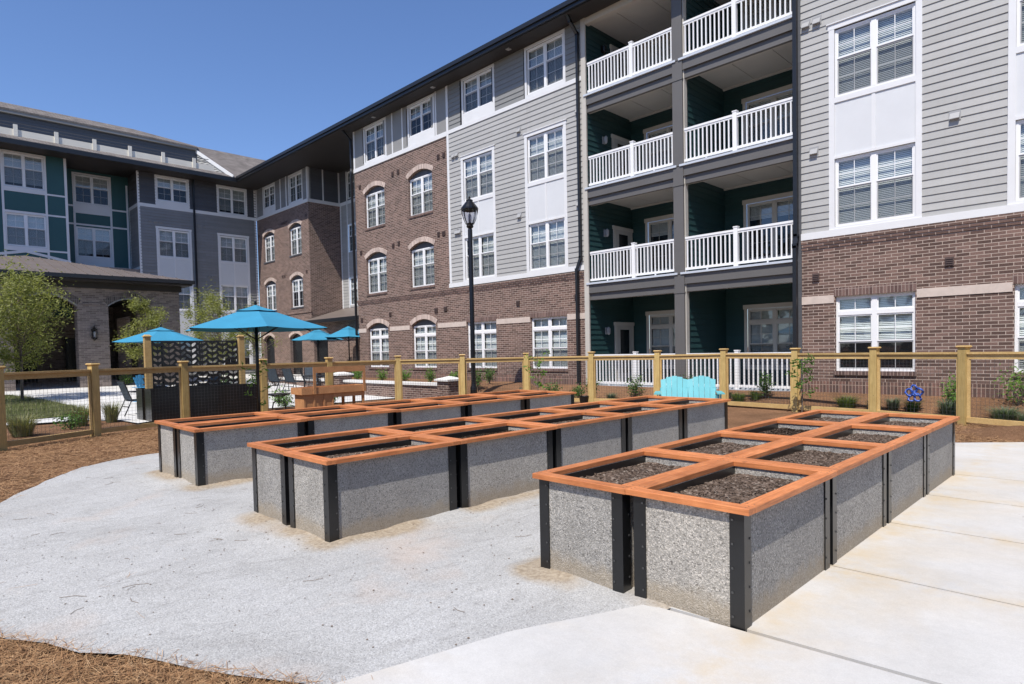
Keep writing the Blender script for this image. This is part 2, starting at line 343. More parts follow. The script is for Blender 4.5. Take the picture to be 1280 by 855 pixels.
M['room'] = newmat('dark_room', (.03, .032, .035), .8)

# ------------------------------------------------------------------ camera, world, sun
f_px, yaw, pitch, roll, cy = 783.416, .786412, -.0352451, -.0208279, 465.137
c_, s_ = math.cos(yaw), math.sin(yaw)
f0 = Vector((-s_, c_, 0)); r0 = Vector((c_, s_, 0)); u0 = Vector((0, 0, 1))
fw = f0 * math.cos(pitch) + u0 * math.sin(pitch); up = u0 * math.cos(pitch) - f0 * math.sin(pitch)
rt = r0 * math.cos(roll) + up * math.sin(roll); up2 = up * math.cos(roll) - r0 * math.sin(roll)
cam = bpy.data.cameras.new('camera'); co = bpy.data.objects.new('camera', cam); COL.objects.link(co)
mw = Matrix.Identity(4)
for i in range(3): mw[i][0] = rt[i]; mw[i][1] = up2[i]; mw[i][2] = -fw[i]
mw[2][3] = 1.65; co.matrix_world = mw
cam.sensor_width = 36; cam.lens = f_px / 1280 * 36; cam.shift_y = (cy - 427.5) / 1280; cam.clip_end = 1000; cam.clip_start = .05
scene.camera = co

sdir = Vector((.205, -.59, 1.)).normalized()     # towards the sun
SUN_EL = math.asin(sdir.z)
w = bpy.data.worlds.new('World'); scene.world = w; w.use_nodes = True
nt = w.node_tree; sky = nt.nodes.new('ShaderNodeTexSky'); sky.sky_type = 'NISHITA'; sky.sun_disc = False
sky.sun_elevation = SUN_EL; sky.sun_rotation = math.atan2(sdir.x, sdir.y); sky.altitude = 300; sky.air_density = 1.0; sky.dust_density = .25; sky.ozone_density = 2.2
bg = nt.nodes['Background']; bg.inputs[1].default_value = .108; hs = nt.nodes.new('ShaderNodeMix'); hs.data_type = 'RGBA'; hs.blend_type = 'MULTIPLY'; hs.inputs[0].default_value = 1; hs.inputs[7].default_value = (.96, 1.09, 1.36, 1); nt.links.new(sky.outputs[0], hs.inputs[6]); nt.links.new(hs.outputs[2], bg.inputs[0])
sl = bpy.data.lights.new('sun', 'SUN'); sl.energy = 5.0; sl.angle = R(.5); sl.color = (1, .945, .865)
so = bpy.data.objects.new('sun', sl); COL.objects.link(so); so.rotation_euler = sdir.to_track_quat('Z', 'Y').to_euler(); so.location = (0, -20, 40)
vs = scene.view_settings; vs.view_transform = 'Standard'; vs.look = 'None'; vs.exposure = .20; vs.gamma = 1
scene.render.engine = 'CYCLES'; scene.cycles.max_bounces = 8; scene.cycles.transparent_max_bounces = 12
scene.cycles.use_denoising = True

# ------------------------------------------------------------------ ground
def gz(x, y):
    b1 = .42 * sm((y - 15.7) / 1.2) if x > -15.2 else 0
    b2 = .45 * sm((y - 13.25) / .3) if (-29.2 < x <= -15.2) else 0
    if -16.2 < x < -15.0: b2 = .45 * sm((y - 13.25) / 1.2) * sm((-15.0 - x) / 1.2)
    p = .40 * sm((-x - 19) / 13.) if x < -19 else 0
    return max(b1, b2, p)
def sheet(name, poly, mat, dz, step=.5, kind='structure', bumpf=None, attr=None):
    """triangulated grid clipped to a polygon, following the terrain"""
    bm = bmesh.new(); vs_ = [bm.verts.new((x, y, 0)) for x, y in poly]; bm.faces.new(vs_)
    xs = [p[0] for p in poly]; ys = [p[1] for p in poly]
    for ax, lo, hi in ((0, min(xs), max(xs)), (1, min(ys), max(ys))):
        k = math.ceil(lo / step)
        while k * step < hi:
            co_ = [0, 0, 0]; co_[ax] = k * step + .0013; no = [0, 0, 0]; no[ax] = 1
            bmesh.ops.bisect_plane(bm, geom=bm.verts[:] + bm.edges[:] + bm.faces[:], plane_co=co_, plane_no=no, dist=1e-5); k += 1
    for v in bm.verts: v.co.z = gz(v.co.x, v.co.y) + dz + (bumpf(v.co.x, v.co.y) if bumpf else 0)
    bmesh.ops.triangulate(bm, faces=bm.faces); bmesh.ops.recalc_face_normals(bm, faces=bm.faces)
    me = bpy.data.meshes.new(name); bm.to_mesh(me); bm.free(); me.materials.append(mat)
    if me.polygons[0].normal.z < 0: me.flip_normals()
    if attr:
        a = me.attributes.new('stain', 'FLOAT', 'POINT')
        for i, v in enumerate(me.vertices): a.data[i].value = attr(v.co.x, v.co.y)
    for p in me.polygons: p.use_smooth = True
    o = link(name, me); o['kind'] = kind; return o
def soft(pts, amp, seed, step=.25):
    out = []
    for i, a in enumerate(pts):
        b = pts[(i + 1) % len(pts)]; L = math.dist(a, b); n = max(1, int(L / step))
        for k in range(n):
            t = k / n; x, y = lerp(a[0], b[0], t), lerp(a[1], b[1], t)
            out.append((x + amp * noise.noise((x * 2.5, y * 2.5, seed)), y + amp * noise.noise((x * 2.5, y * 2.5, seed + 9))))
    return out
nz = lambda x, y, s, k: noise.noise((x * s, y * s, k))
sheet('far_ground', [(-400, -400), (400, -400), (400, 400), (-400, 400)], M['mulch'], -.12, 400)
sheet('ground', [(-60, -12), (14, -12), (14, 30), (-60, 30)], M['mulch'], 0, .4, bumpf=lambda x, y: .02 * nz(x, y, 1.2, 3) + .010 * nz(x, y, 5, 5) - .02)

GROUPS = []   # (x0,x1,y0,y1) footprints
SP = .822; SL = 1.43
rows = [('right', -3.118, 3.37, 4, 1.435), ('middle', -6.43, 2.62, 5, 1.478), ('left', -9.83, 2.69, 5, 1.486)]
for _, x0, y0, n, SL in rows: GROUPS.append((x0, x0 + 1.56, y0, y0 + SL * n - .06))
def dist_g(x, y):
    d = 9
    for a, b, c, e in GROUPS:
        dx = max(a - x, 0, x - b); dy = max(c - y, 0, y - e); d = min(d, math.hypot(dx, dy))
    return d
gp = [(-9.26, .87), (-10.4, 1.45), (-11.33, 2.05), (-11.75, 2.8), (-12.0, 4), (-12.3, 6), (-12.2, 8.5), (-11.4, 10.5), (-9.5, 11.4), (-6.5, 11.1), (-4.2, 10.6), (-2.0, 9.6),
      (-2.0, 3.4), (-2.35, 2.48), (-2.6, 1.55), (-3.46, 1.10), (-4.15, .72), (-4.68, .42), (-6.2, .15), (-8., .35)]
def gb(x, y):
    d = dist_g(x, y); return .018 + .035 * math.exp(-(d / .16) ** 2) * (.6 + nz(x, y, 2.2, 8)) + .012 * nz(x, y, 1.1, 2) + .007 * nz(x, y, 4, 4)
sheet('gravel_pad', soft(gp, .05, 1), M['gravel'], 0, .1, bumpf=gb, attr=lambda x, y: math.exp(-(dist_g(x, y) / .20) ** 2) * (.85 + 1.3 * nz(x, y, 1.7, 6)) * (1.15 if x < -2.6 else .5))
slab_polys = [
    [(-2.76, 1.5), (-2.53, 2.48), (-2.17, 3.32), (-1.0, 3.395), (.2, 3.47), (6.5, 3.75), (6.5, -6), (-2.4, -6), (-2.5, 0)],
    [(-2.3, 3.35), (-1.0, 3.43), (.2, 3.507), (6.5, 3.787), (6.5, 4.78), (-2.3, 4.78)],
    [(-2.3, 4.80), (6.5, 4.80), (6.5, 6.28), (-2.3, 6.28)], [(-2.3, 6.3), (6.5, 6.3), (6.5, 7.68), (-2.3, 7.68)], [(-2.3, 7.7), (6.5, 7.7), (6.5, 9.08), (-2.3, 9.08)],
    soft([(-4.6, 10.75), (-3.9, 10.1), (-2.9, 9.35), (-2.3, 9.1), (6.5, 9.1), (6.5, 12.9), (-.4, 12.9), (-1.3, 12.55), (-2.0, 11.95), (-3.2, 11.45)], .02, 5, .5)]
slab = MB()
for P in slab_polys:
    top = [(x, y, .040) for x, y in P]; n = len(P); slab.poly(top)
    for i in range(n):
        a, b = P[i], P[(i + 1) % n]; slab.poly([(a[0], a[1], -.1), (b[0], b[1], -.1), (b[0], b[1], .040), (a[0], a[1], .040)])
o = slab.build('concrete_path', M['concrete']); o['kind'] = 'structure'
jm = MB(); jm.xyz(-1.9, 6.5, 3.3, 9.2, -.05, .004); o = jm.build('joint_filler', M['soil']); o['kind'] = 'structure'

# patio and lawn beyond the fence
sheet('patio', [(-18.95, 4.45), (-18.95, 13.1), (-29.3, 13.1), (-29.3, 18), (-42, 18), (-42, -6), (-30, -6), (-19.6, 3.9)], M['patio'], .012, .5)
sheet('walk_strip', [(-20.2, 1.0), (-19.6, 4.3), (-20.3, 4.4), (-20.9, 1.0)], M['patio'], .030, .5)
lawn_poly = soft([(-31, -5), (-29.4, 3.2), (-27, 3.75), (-24.5, 4.1), (-22.3, 4.35), (-21.2, 4.0), (-21.1, 1), (-21.3, -5)], .12, 3)
sheet('lawn', lawn_poly, M['lawn'], .032, .4, bumpf=lambda x, y: .02 * nz(x, y, 1.5, 3))
sheet('patio_edge', [(-17.7, 4.4), (-17.9, 4.72), (-18.95, 4.72), (-18.95, 4.3)], M['patio'], .018, .5)

# ------------------------------------------------------------------ building pieces
def rects(outer, holes):
    u0_, u1_, w0_, w1_ = outer; ws = sorted({w0_, w1_} | {h[i] for h in holes for i in (2, 3) if w0_ < h[i] < w1_}); out = []
    for a, b in zip(ws, ws[1:]):
        hs = sorted((max(h[0], u0_), min(h[1], u1_)) for h in holes if h[2] < b - 1e-6 and h[3] > a + 1e-6 and h[1] > u0_ and h[0] < u1_); x = u0_
        for p, q in hs:
            if p > x: out.append([x, p, a, b])
            x = max(x, q)
        if x < u1_: out.append([x, u1_, a, b])
    res = []
    for r in out:
        for q in res:
            if abs(q[0] - r[0]) < 1e-6 and abs(q[1] - r[1]) < 1e-6 and abs(q[3] - r[2]) < 1e-6: q[3] = r[3]; break
        else: res.append(r)
    return res
def siding(mb, outer, holes=(), v=0., ex=.178, bt=.019):
    for a, b, c, d in rects(outer, holes):
        k = math.floor(c / ex)
        while k * ex < d - 1e-4:
            z0, z1 = max(c, k * ex), min(d, (k + 1) * ex)
            def vv(z): return v + bt * (1 - (z - k * ex) / ex) + .002
            mb.poly([(a, -vv(z0), z0), (b, -vv(z0), z0), (b, -vv(z1), z1), (a, -vv(z1), z1)])
            mb.poly([(a, -v, z0), (b, -v, z0), (b, -vv(z0), z0), (a, -vv(z0), z0)][::-1]); k += 1
def solid(mb, outer, holes=(), v0=-.25, v1=0.):
    for a, b, c, d in rects(outer, holes): mb.box(a, b, v0, v1, c, d)
def arch_infill(mb, c, hw, zs, rise, v0=-.25, v1=0., n=12):
    # wall between the segmental curve and the rectangle top zs+rise
    f = lambda x: zs + rise * (1 - (x / hw) ** 2)
    for i in range(n):
        a, b = -hw + 2 * hw * i / n, -hw + 2 * hw * (i + 1) / n; za, zb, zt = f(a), f(b), zs + rise + .0005
        mb.hexa([(c + a, -v1, za), (c + b, -v1, zb), (c + b, -v0, zb), (c + a, -v0, za), (c + a, -v1, zt), (c + b, -v1, zt), (c + b, -v0, zt), (c + a, -v0, zt)])
def arch_band(mb, c, hw, zs, rise, th=.2, v0=-.1, v1=.02, n=14, ext=.12):
    f = lambda x: zs + rise * (1 - (x / hw) ** 2); pts = []
    for i in range(n + 1):
        x = -hw + 2 * hw * i / n; sl_ = -2 * rise * x / hw ** 2; L = math.hypot(1, sl_); nx, nz_ = -sl_ / L, 1 / L
        pts.append(((c + x, f(x)), (c + x + nx * th, f(x) + nz_ * th)))
    for (a, A), (b, B) in zip(pts, pts[1:]):
        mb.hexa([(a[0], -v1, a[1]), (b[0], -v1, b[1]), (b[0], -v0, b[1]), (a[0], -v0, a[1]), (A[0], -v1, A[1]), (B[0], -v1, B[1]), (B[0], -v0, B[1]), (A[0], -v0, A[1])])

B = thing('apartment_building', 'four-storey apartment building with brown brick base, grey lap siding, teal bays and white-railed balconies', 'building', (0, 0, 0))
SPLIT = {'trim_panel', 'stone_band', 'window_casing', 'brick_sill', 'base_course', 'brick_ledge', 'white_trim', 'lap_siding', 'wall_panel', 'brick_wall', 'wall_core', 'ceiling', 'corner_board', 'teal_panel', 'arch_panel', 'soffit', 'gutter', 'balcony_back_wall'}
def chunks(mb):
    """separate a builder into the pieces that do not touch one another"""
    n = len(mb.v); par = list(range(n))
    def find(a):
        while par[a] != a: par[a] = par[par[a]]; a = par[a]
        return a
    for f in mb.f:
        r = find(f[0])
        for i in f[1:]: par[find(i)] = r
    bb = {}
    for i, v in enumerate(mb.v):
        r = find(i); b = bb.setdefault(r, [list(v), list(v)])
        for k in range(3): b[0][k] = min(b[0][k], v[k]); b[1][k] = max(b[1][k], v[k])
    ks = list(bb); e = .012
    for i, a in enumerate(ks):
        for b in ks[i + 1:]:
            if all(bb[a][0][k] - e <= bb[b][1][k] and bb[b][0][k] - e <= bb[a][1][k] for k in range(3)): par[find(a)] = find(b)
    out = {}
    for f, m in zip(mb.f, mb.m):
        g = out.setdefault(find(f[0]), (MB(), {}))
        idx = []
        for i in f:
            if i not in g[1]: g[1][i] = len(g[0].v); g[0].v.append(mb.v[i])
            idx.append(g[1][i])
        g[0].f.append(tuple(idx)); g[0].m.append(m)
    return [g[0] for g in out.values()]
def bpart(mb, name, mat, Y=0, E=None, smooth=False, parent=None):
    """S-facing wall at y=Y, or E-facing wall at x=E (u then runs along +Y)"""
    if E is not None and name in SPLIT: return [m_.build(name, mat, parent or B, (E, 0, 0), math.pi / 2, smooth) for m_ in chunks(mb)][0]
    if E is not None: return mb.build(name, mat, parent or B, (E, 0, 0), math.pi / 2, smooth)
    if name in SPLIT: return [m_.build(name, mat, parent or B, (0, Y, 0), 0, smooth) for m_ in chunks(mb)][0]
    return mb.build(name, mat, parent or B, (0, Y, 0), 0, smooth)

WCACHE = {}
def window(uc, w0, w1, W, style, Y=None, E=None, blind=1., dv=-.06, reveal=None, top_extra=0, name='window', flat=None, parent=None, frame_mat='vinyl'):
    """double-hung pair; style 'D' or ground 'G' with a transom"""
    if style == 'D' and blind == 1.: blind = [1., 1., .96, 1., .7, 1., .9, .45][int(abs(uc * 7.3 + w0 * 13.1)) % 8]
    key = (round(w1 - w0, 3), round(W, 3), style, round(blind, 2), top_extra, frame_mat)
    if key not in WCACHE:
        H = w1 - w0; hw = W / 2; fr = MB(); gl = MB(); bl = MB(); sc = MB()
        fr.box(-hw, hw, -.06, 0, 0, .05); fr.box(-hw, hw, -.06, 0, H - .05, H)
        for s in (-1, 1): fr.box(s * hw - (.05 if s > 0 else 0), s * hw + (.05 if s < 0 else 0), -.06, 0, .05, H - .05)
        fr.box(-.055, .055, -.06, .004, .05, H - .05)
        bays = [(-hw + .05, -.055), (.055, hw - .05)]
        if style == 'G': segs = [(.05, H * .39, 's'), (H * .39, H * .745, 'u'), (H * .80, H - .05, 't')]
        else: segs = [(.05, H * .57, 's'), (H * .57, H - .05, 'u')]
        for a, b in bays:
            if style == 'G': fr.box(a, b, -.06, .004, H * .745, H * .80)
            for z0, z1, k in segs:
                vo = -.028 if k == 's' else -.012
                for q in ((a, a + .028, z0, z1), (b - .028, b, z0, z1), (a + .028, b - .028, z0, z0 + .035), (a + .028, b - .028, z1 - .035, z1)): fr.box(q[0], q[1], vo - .028, vo, q[2], q[3])
                m_ = (a + b) / 2; zm = (z0 + z1) / 2
                fr.box(m_ - .008, m_ + .008, vo - .030, vo - .008, z0 + .035, z1 - .035)
                if k != 't': fr.box(a + .028, m_ - .008, vo - .029, vo - .009, zm - .008, zm + .008); fr.box(m_ + .008, b - .028, vo - .029, vo - .009, zm - .008, zm + .008)
                gl.poly([(a + .028, -vo + .012, z0 + .035), (b - .028, -vo + .012, z0 + .035), (b - .028, -vo + .012, z1 - .035), (a + .028, -vo + .012, z1 - .035)])
                if k == 's': sc.poly([(a + .01, .013, z0 + .01), (b - .01, .013, z0 + .01), (b - .01, .013, z1), (a + .01, .013, z1)])
        # venetian blind slats
        z = H - .07; low = H * (1 - blind) + .05
        while z > low:
            for a, b in bays: bl.poly([(a + .01, .105, z - .036), (b - .01, .105, z - .036), (b - .01, .123, z), (a + .01, .123, z)])
            z -= .041
        for a, b in bays: bl.xyz(a + .01, b - .01, .10, .14, H - .07, H - .04)
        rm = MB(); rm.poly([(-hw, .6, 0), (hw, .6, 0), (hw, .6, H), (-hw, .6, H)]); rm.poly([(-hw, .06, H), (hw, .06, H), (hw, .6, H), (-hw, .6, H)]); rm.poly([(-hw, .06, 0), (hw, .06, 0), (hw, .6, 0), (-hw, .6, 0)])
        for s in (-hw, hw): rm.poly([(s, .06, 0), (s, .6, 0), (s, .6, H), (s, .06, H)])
        datas = []
        for mb_, mt, nm in ((fr, M[frame_mat], 'window'), (gl, M['glass'], 'pane'), (bl, M['blind'], 'blind'), (sc, M['screen'], 'insect_screen'), (rm, M['room'], 'room_lining')):
            o_ = mb_.build(nm, mt, fix=(nm in ('window',))); datas.append((nm, o_.data)); bpy.data.objects.remove(o_)
        WCACHE[key] = datas
    d = WCACHE[key]
    o_ = link(name, d[0][1], parent or B)
    if E is not None: o_.location = (E + dv, uc, w0); o_.rotation_euler = (0, 0, math.pi / 2)
    else: o_.location = (uc, Y - dv, w0)
    for nm, dd in d[1:]: link(nm, dd, o_)
    return o_

Y0 = 17.
LV = [(.95, 2.83), (4.56, 6.25), (7.76, 9.42)]
TOP = 12.57
cols_brick = [-26.2, -22.55]; cols_mid = [-18.73, -15.12]; cols_right = [-4.57, -1.02, 2.55, 6.1]
HW = .87
# --- brick walls, south facing
bw = MB()
holes = []
for c in cols_brick:
    for z0, z1 in LV: holes.append((c - HW, c + HW, z0, z1 + .27))
solid(bw, (-27.92, -20.55, 0, 10.66), holes)
for c in cols_brick:
    for z0, z1 in LV: arch_infill(bw, c, HW, z1 + .02, .25)
solid(bw, (-20.55, -13.42, 0, 4.22), [(c - HW, c + HW, .95, 2.83) for c in cols_mid])
solid(bw, (-6.25, 9., 0, 4.22), [(c - HW, c + HW, .95, 2.83) for c in cols_right])
bw.box(-13.42, -6.25, -2.95, -.05, -.2, .40)
bpart(bw, 'brick_wall', M['brick'], Y0)
# west return of the main block and courses
t_ = MB(); t_.xyz(-27.915, -27.67, Y0 + .25, 20.1, 0, 12.7); bpart(t_, 'brick_wall', M['brick'])
ld = MB()
for a, b in ((-27.95, -13.42), (-6.25, 9)):
    ld.box(a, b, 0, .018, 4.075, 4.15); ld.box(a, b, 0, .035, 4.15, 4.225); ld.box(a, b, 0, .05, 4.225, 4.33 if (a > -10) else 4.30)
bpart(ld, 'brick_ledge', M['brick'], Y0)
sd = MB()
for c in cols_mid + cols_right: sd.box(c - HW - .03, c + HW + .03, 0, .012, 2.831, 3.04)
for c in cols_brick + cols_mid + cols_right:
    sd.box(c - HW - .03, c + HW + .03, -.05, .045, .85, .949)
for c in cols_brick:
    for z0, _ in LV[1:]: sd.box(c - HW - .03, c + HW + .03, -.05, .04, z0 - .09, z0 - .001)
bpart(sd, 'brick_sill', M['soldier'], Y0)
bs = MB()
for a, b in ((-27.94, -13.42), (-6.25, 9)): bs.box(a, b, 0, .014, .30, .69); bs.box(a, b, 0, .03, .1, .385)
bpart(bs, 'base_course', M['brick_base'], Y0)
sb = MB()
allg = sorted(cols_brick + cols_mid); x = -27.94
for c in allg: sb.box(x, c - HW - (.16 if c in cols_brick else .03), 0, .016, 2.67, 2.87); x = c + HW + (.16 if c in cols_brick else .03)
sb.box(x, -13.42, 0, .016, 2.67, 2.87); x = -6.25
for c in cols_right: sb.box(x, c - HW - .03, 0, .016, 2.67, 2.87); x = c + HW + .03
sb.box(x, 9, 0, .016, 2.67, 2.87)
bpart(sb, 'stone_band', M['stone_band'], Y0)
for c in cols_brick:
    for z0, z1 in LV:
        ab = MB(); arch_band(ab, c, HW + .04, z1 + .02, .26, .21); bpart(ab, 'window_arch', M['arch_stone'], Y0)
        hp = MB(); hp.box(c - HW, c + HW, -.20, -.13, z1 - .005, z1 + .30); bpart(hp, 'arch_panel', M['siding_dark'], Y0)  # infill above the window head; the recess shade is put into its dark colour
for i, c in enumerate(cols_brick):
    for j, (z0, z1) in enumerate(LV): window(c, z0, z1, 2 * HW, 'G' if j == 0 else 'D', Y0, blind=[.95, 1., .95][(i + j) % 3], dv=-.11)
for c in cols_mid + cols_right: window(c, .95, 2.83, 2 * HW, 'G', Y0, blind={-4.57: .62}.get(c, 1.), dv=-.07)

# --- lap siding fields
s1 = MB()
def colholes(c): return [(c - 1.0, c + 1.0, 4.5, 9.60)]
hl = sum([colholes(c) for c in cols_mid], []); siding(s1, (-20.55, -13.42, 4.5, 10.70), hl)
hl = sum([colholes(c) for c in cols_right], []) + [(c - 1., c + 1., 10.7, 12.68) for c in cols_right]; siding(s1, (-6.25, 9, 4.5, 12.75), hl)
bpart(s1, 'lap_siding', M['siding_light'], Y0)
s2 = MB(); siding(s2, (-20.45, -13.42, 10.85, 12.75), [(c - .98, c + .98, 10.8, 12.66) for c in cols_mid]); bpart(s2, 'lap_siding', M['siding_mid'], Y0)
s3 = MB(); solid(s3, (-27.92, -20.55, 10.85, 12.75), [(c - .9, c + .9, 10.93, 12.6) for c in cols_brick], -.2, .004); bpart(s3, 'wall_panel', M['panel_mid'], Y0)
# backing behind the siding so nothing shows through
bk = MB(); solid(bk, (-20.55, -13.42, 4.3, 12.75), [(c - .88, c + .88, a, b) for c in cols_mid for a, b in LV[1:] + [(10.95 if c > -16 else 11.25, TOP)]], -.25, -.02)
solid(bk, (-6.25, 9, 4.3, 12.75), [(c - .88, c + .88, a, b) for c in cols_right for a, b in LV[1:] + [(10.95, TOP)]], -.25, -.02); bpart(bk, 'wall_core', M['room'], Y0)
# --- white trims
tr = MB()
tr.box(-20.66, -13.42, 0, .03, 4.33, 4.5); tr.box(-6.25, 9, 0, .055, 4.33, 4.5)
tr.box(-20.60, -20.47, 0, .032, 4.5, 12.72)
tr.box(-27.95, -20.60, 0, .04, 10.66, 10.85); tr.box(-20.47, -13.42, 0, .034, 10.70, 10.85)
tr.box(-27.95, -27.82, 0, .02, 10.85, 12.72)
for x_ in (-24.55, -23.75, -21.30, ): tr.box(x_ - .04, x_ + .04, 0, .02, 10.85, 12.72)
pn = MB()
def winpanel(c, hwp=1.0, lv=((4.56, 6.25), (7.76, 9.42))):
    for s in (-1, 1): tr.box(c + s * (HW + .065) - .065, c + s * (HW + .065) + .065, 0, .03, lv[0][0] - .06, lv[1][1] + .02)
    tr.box(c - 1.02, c + 1.02, 0, .034, lv[1][1] + .02, lv[1][1] + .15); tr.box(c - 1.05, c + 1.05, 0, .06, lv[1][1] + .15, lv[1][1] + .175)
    tr.box(c - HW, c + HW, 0, .03, lv[0][0] - .06, lv[0][0] - .002)
    tr.box(c - HW, c + HW, 0, .03, lv[0][1] + .002, lv[0][1] + .07); tr.box(c - HW, c + HW, 0, .03, lv[1][0] - .13, lv[1][0] - .002)
    tr.box(c - .04, c + .04, 0, .018, lv[0][1] + .07, lv[1][0] - .13)
    pn.box(c - HW, c + HW, -.02, .004, lv[0][1] + .06, lv[1][0] - .12)
for c in cols_mid + cols_right: winpanel(c)
def toptrim(c, z0, full=True, hw=HW, top=TOP):
    for s in (-1, 1): tr.box(c + s * (hw + .05) - .05, c + s * (hw + .05) + .05, 0, .03, 10.85 if full else z0, top)
    tr.box(c - hw - .10, c + hw + .10, 0, .032, top, top + .10)
    if z0 > 11: tr.box(c - hw, c + hw, 0, .022, 10.85, z0 - .002)
    else: tr.box(c - hw, c + hw, 0, .026, 10.85, z0 - .002)
for c, z0 in ((-26.0, 10.95), (-22.35, 11.25), (-18.62, 11.25), (-15.07, 10.95)): toptrim(c, z0); window(c, z0, TOP, 2 * HW, 'D', Y0, dv=-.02)
for c in cols_right: toptrim(c, 10.95, False); window(c, 10.95, TOP, 2 * HW, 'D', Y0, dv=-.02)
for c in cols_mid + cols_right:
    for k, (z0, z1) in enumerate(LV[1:]): window(c, z0, z1, 2 * HW, 'D', Y0, blind=.97, dv=-.02)
bpart(tr, 'white_trim', M['white'], Y0); bpart(pn, 'trim_panel', M['white_panel'], Y0)
# --- vents
for x_, z_ in ((-3.04, 3.43), (-16.62, 3.41), (-13.78, 3.44), (-25.1, 3.46), (-21.6, 3.44), (-20.95, 3.46), (-27.6, 3.3), (-24.7, 6.63), (-24.25, 6.69), (-24.6, 9.92), (-24.15, 9.93), (-27.45, 9.89), (-27.5, 6.65), (-21.2, 9.94), (-20.83, 9.92), (-21.3, 6.68), (-20.95, 6.66), (-5.9, 3.35)):
    v = MB(); s = .085 if x_ not in (-20.95, -21.6) else .11; v.box(x_ - s, x_ + s, 0, .03, z_ - .1, z_ + .1)
    for k in range(4): v.box(x_ - s + .015, x_ + s - .015, .03, .045, z_ - .08 + k * .045, z_ - .06 + k * .045)
    bpart(v, 'vent', M['vent_brown'], Y0)
for x_, z_ in ((-2.95, 6.63), (-5.93, 6.55), (-6.12, 9.79), (-5.85, 9.79), (-16.39, 9.8), (-16.45, 6.66), (-13.58, 9.74), (-13.6, 6.6), (-20.2, 9.73), (-19.98, 9.74), (-20.1, 6.58), (-19.92, 6.58)):
    v = MB(); v.box(x_ - .11, x_ + .11, .0, .025, z_ - .1, z_ + .12); v.hexa([(x_ - .09, -.02, z_ - .07), (x_ + .09, -.02, z_ - .07), (x_ + .09, -.10, z_ - .07), (x_ - .09, -.10, z_ - .07)][::-1] + [(x_ - .09, -.10, z_ - .06), (x_ + .09, -.10, z_ - .06), (x_ + .09, -.02, z_ + .08), (x_ - .09, -.02, z_ + .08)])
    bpart(v, 'vent', M['vent_grey'], Y0)

# --- balcony stack
XL, XR, YB = -13.42, -6.25, 19.65
DK = [.40, 3.81, 7.01, 10.11]; CE = [3.56, 6.76, 9.96, 12.60]
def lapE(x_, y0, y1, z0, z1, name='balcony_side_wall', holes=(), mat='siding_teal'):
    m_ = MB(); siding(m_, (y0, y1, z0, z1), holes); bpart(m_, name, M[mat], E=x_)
for i in range(4):
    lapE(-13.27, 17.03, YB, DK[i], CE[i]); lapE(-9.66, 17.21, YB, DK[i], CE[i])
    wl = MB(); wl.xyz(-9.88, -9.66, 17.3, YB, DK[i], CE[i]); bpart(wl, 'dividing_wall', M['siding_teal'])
    back = MB(); wins = [(-11.72, 1.74), (-8.05, 1.74)]
    if i == 0: wz = (.95, 2.80)
    else: wz = (DK[i] + .55, DK[i] + 2.33)
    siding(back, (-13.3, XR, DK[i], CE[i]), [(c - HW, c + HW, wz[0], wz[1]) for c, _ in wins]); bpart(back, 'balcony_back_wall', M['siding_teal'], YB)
    cw = MB()
    for c, W_ in wins:
        for s in (-1, 1): cw.box(c + s * (HW + .05) - .05, c + s * (HW + .05) + .05, 0, .03, wz[0] - .08, wz[1])
        cw.box(c - HW - .13, c + HW + .13, 0, .04, wz[1], wz[1] + .14); cw.box(c - HW, c + HW, 0, .03, wz[0] - .08, wz[0])
        window(c, wz[0], wz[1], 2 * HW, 'G' if i == 0 else 'D', YB, blind=1. if i != 1 else .3, dv=-.02, frame_mat='offwhite')
    bpart(cw, 'window_casing', M['offwhite'], YB)
    # door on the west side wall
    d_ = MB(); d_.box(18.52, 19.46, .01, .045, DK[i] + .02, DK[i] + 2.05); do = bpart(d_, 'balcony_door', M['door'], E=-13.245)
    d2 = MB(); d2.box(18.72, 19.26, .046, .05, DK[i] + .35, DK[i] + 1.9); bpart(d2, 'pane', M['darkdoor'], parent=do)
    dc = MB(); dc.box(18.42, 18.52, 0, .05, DK[i], DK[i] + 2.05); dc.box(19.46, 19.56, 0, .05, DK[i], DK[i] + 2.05); dc.box(18.38, 19.60, 0, .055, DK[i] + 2.05, DK[i] + 2.17); bpart(dc, 'door_casing', M['offwhite'], parent=do)
    hd = MB(); hd.box(18.58, 18.62, .05, .09, DK[i] + .95, DK[i] + 1.08); bpart(hd, 'handle', M['bolt'], parent=do)
    wlmp = MB(); zc = DK[i] + 1.85; wlmp.box(17.88, 18.02, .02, .05, zc - .12, zc + .12); wlmp.lathe([(.02, zc + .14), (.07, zc + .08), (.065, zc - .08), (.02, zc - .14)], 10, (17.95, -.12)); bpart(wlmp, 'wall_lamp', M['lamp_black'] if i in (3,) else M['vent_grey'], E=-13.27)
    # ceiling with panel joints
    cl = MB(); xs = [-13.42, -12.2, -11.0, -9.86]; xs2 = [-9.72, -8.6, -7.4, -6.25]
    for X_ in (xs, xs2):
        for a, b in zip(X_, X_[1:]): cl.xyz(a + .008, b - .008, 17.22, YB, CE[i], CE[i] + .03)
    cl.xyz(XL, XR, 17.2, YB, CE[i] + .031, CE[i] + .05)
    for xa, xb in ((-13.3, -9.88), (-9.72, -6.3)): cl.xyz(xa, xb, YB - .08, YB - .02, CE[i] - .05, CE[i] - .001)
    bpart(cl, 'ceiling', M['offwhite'])
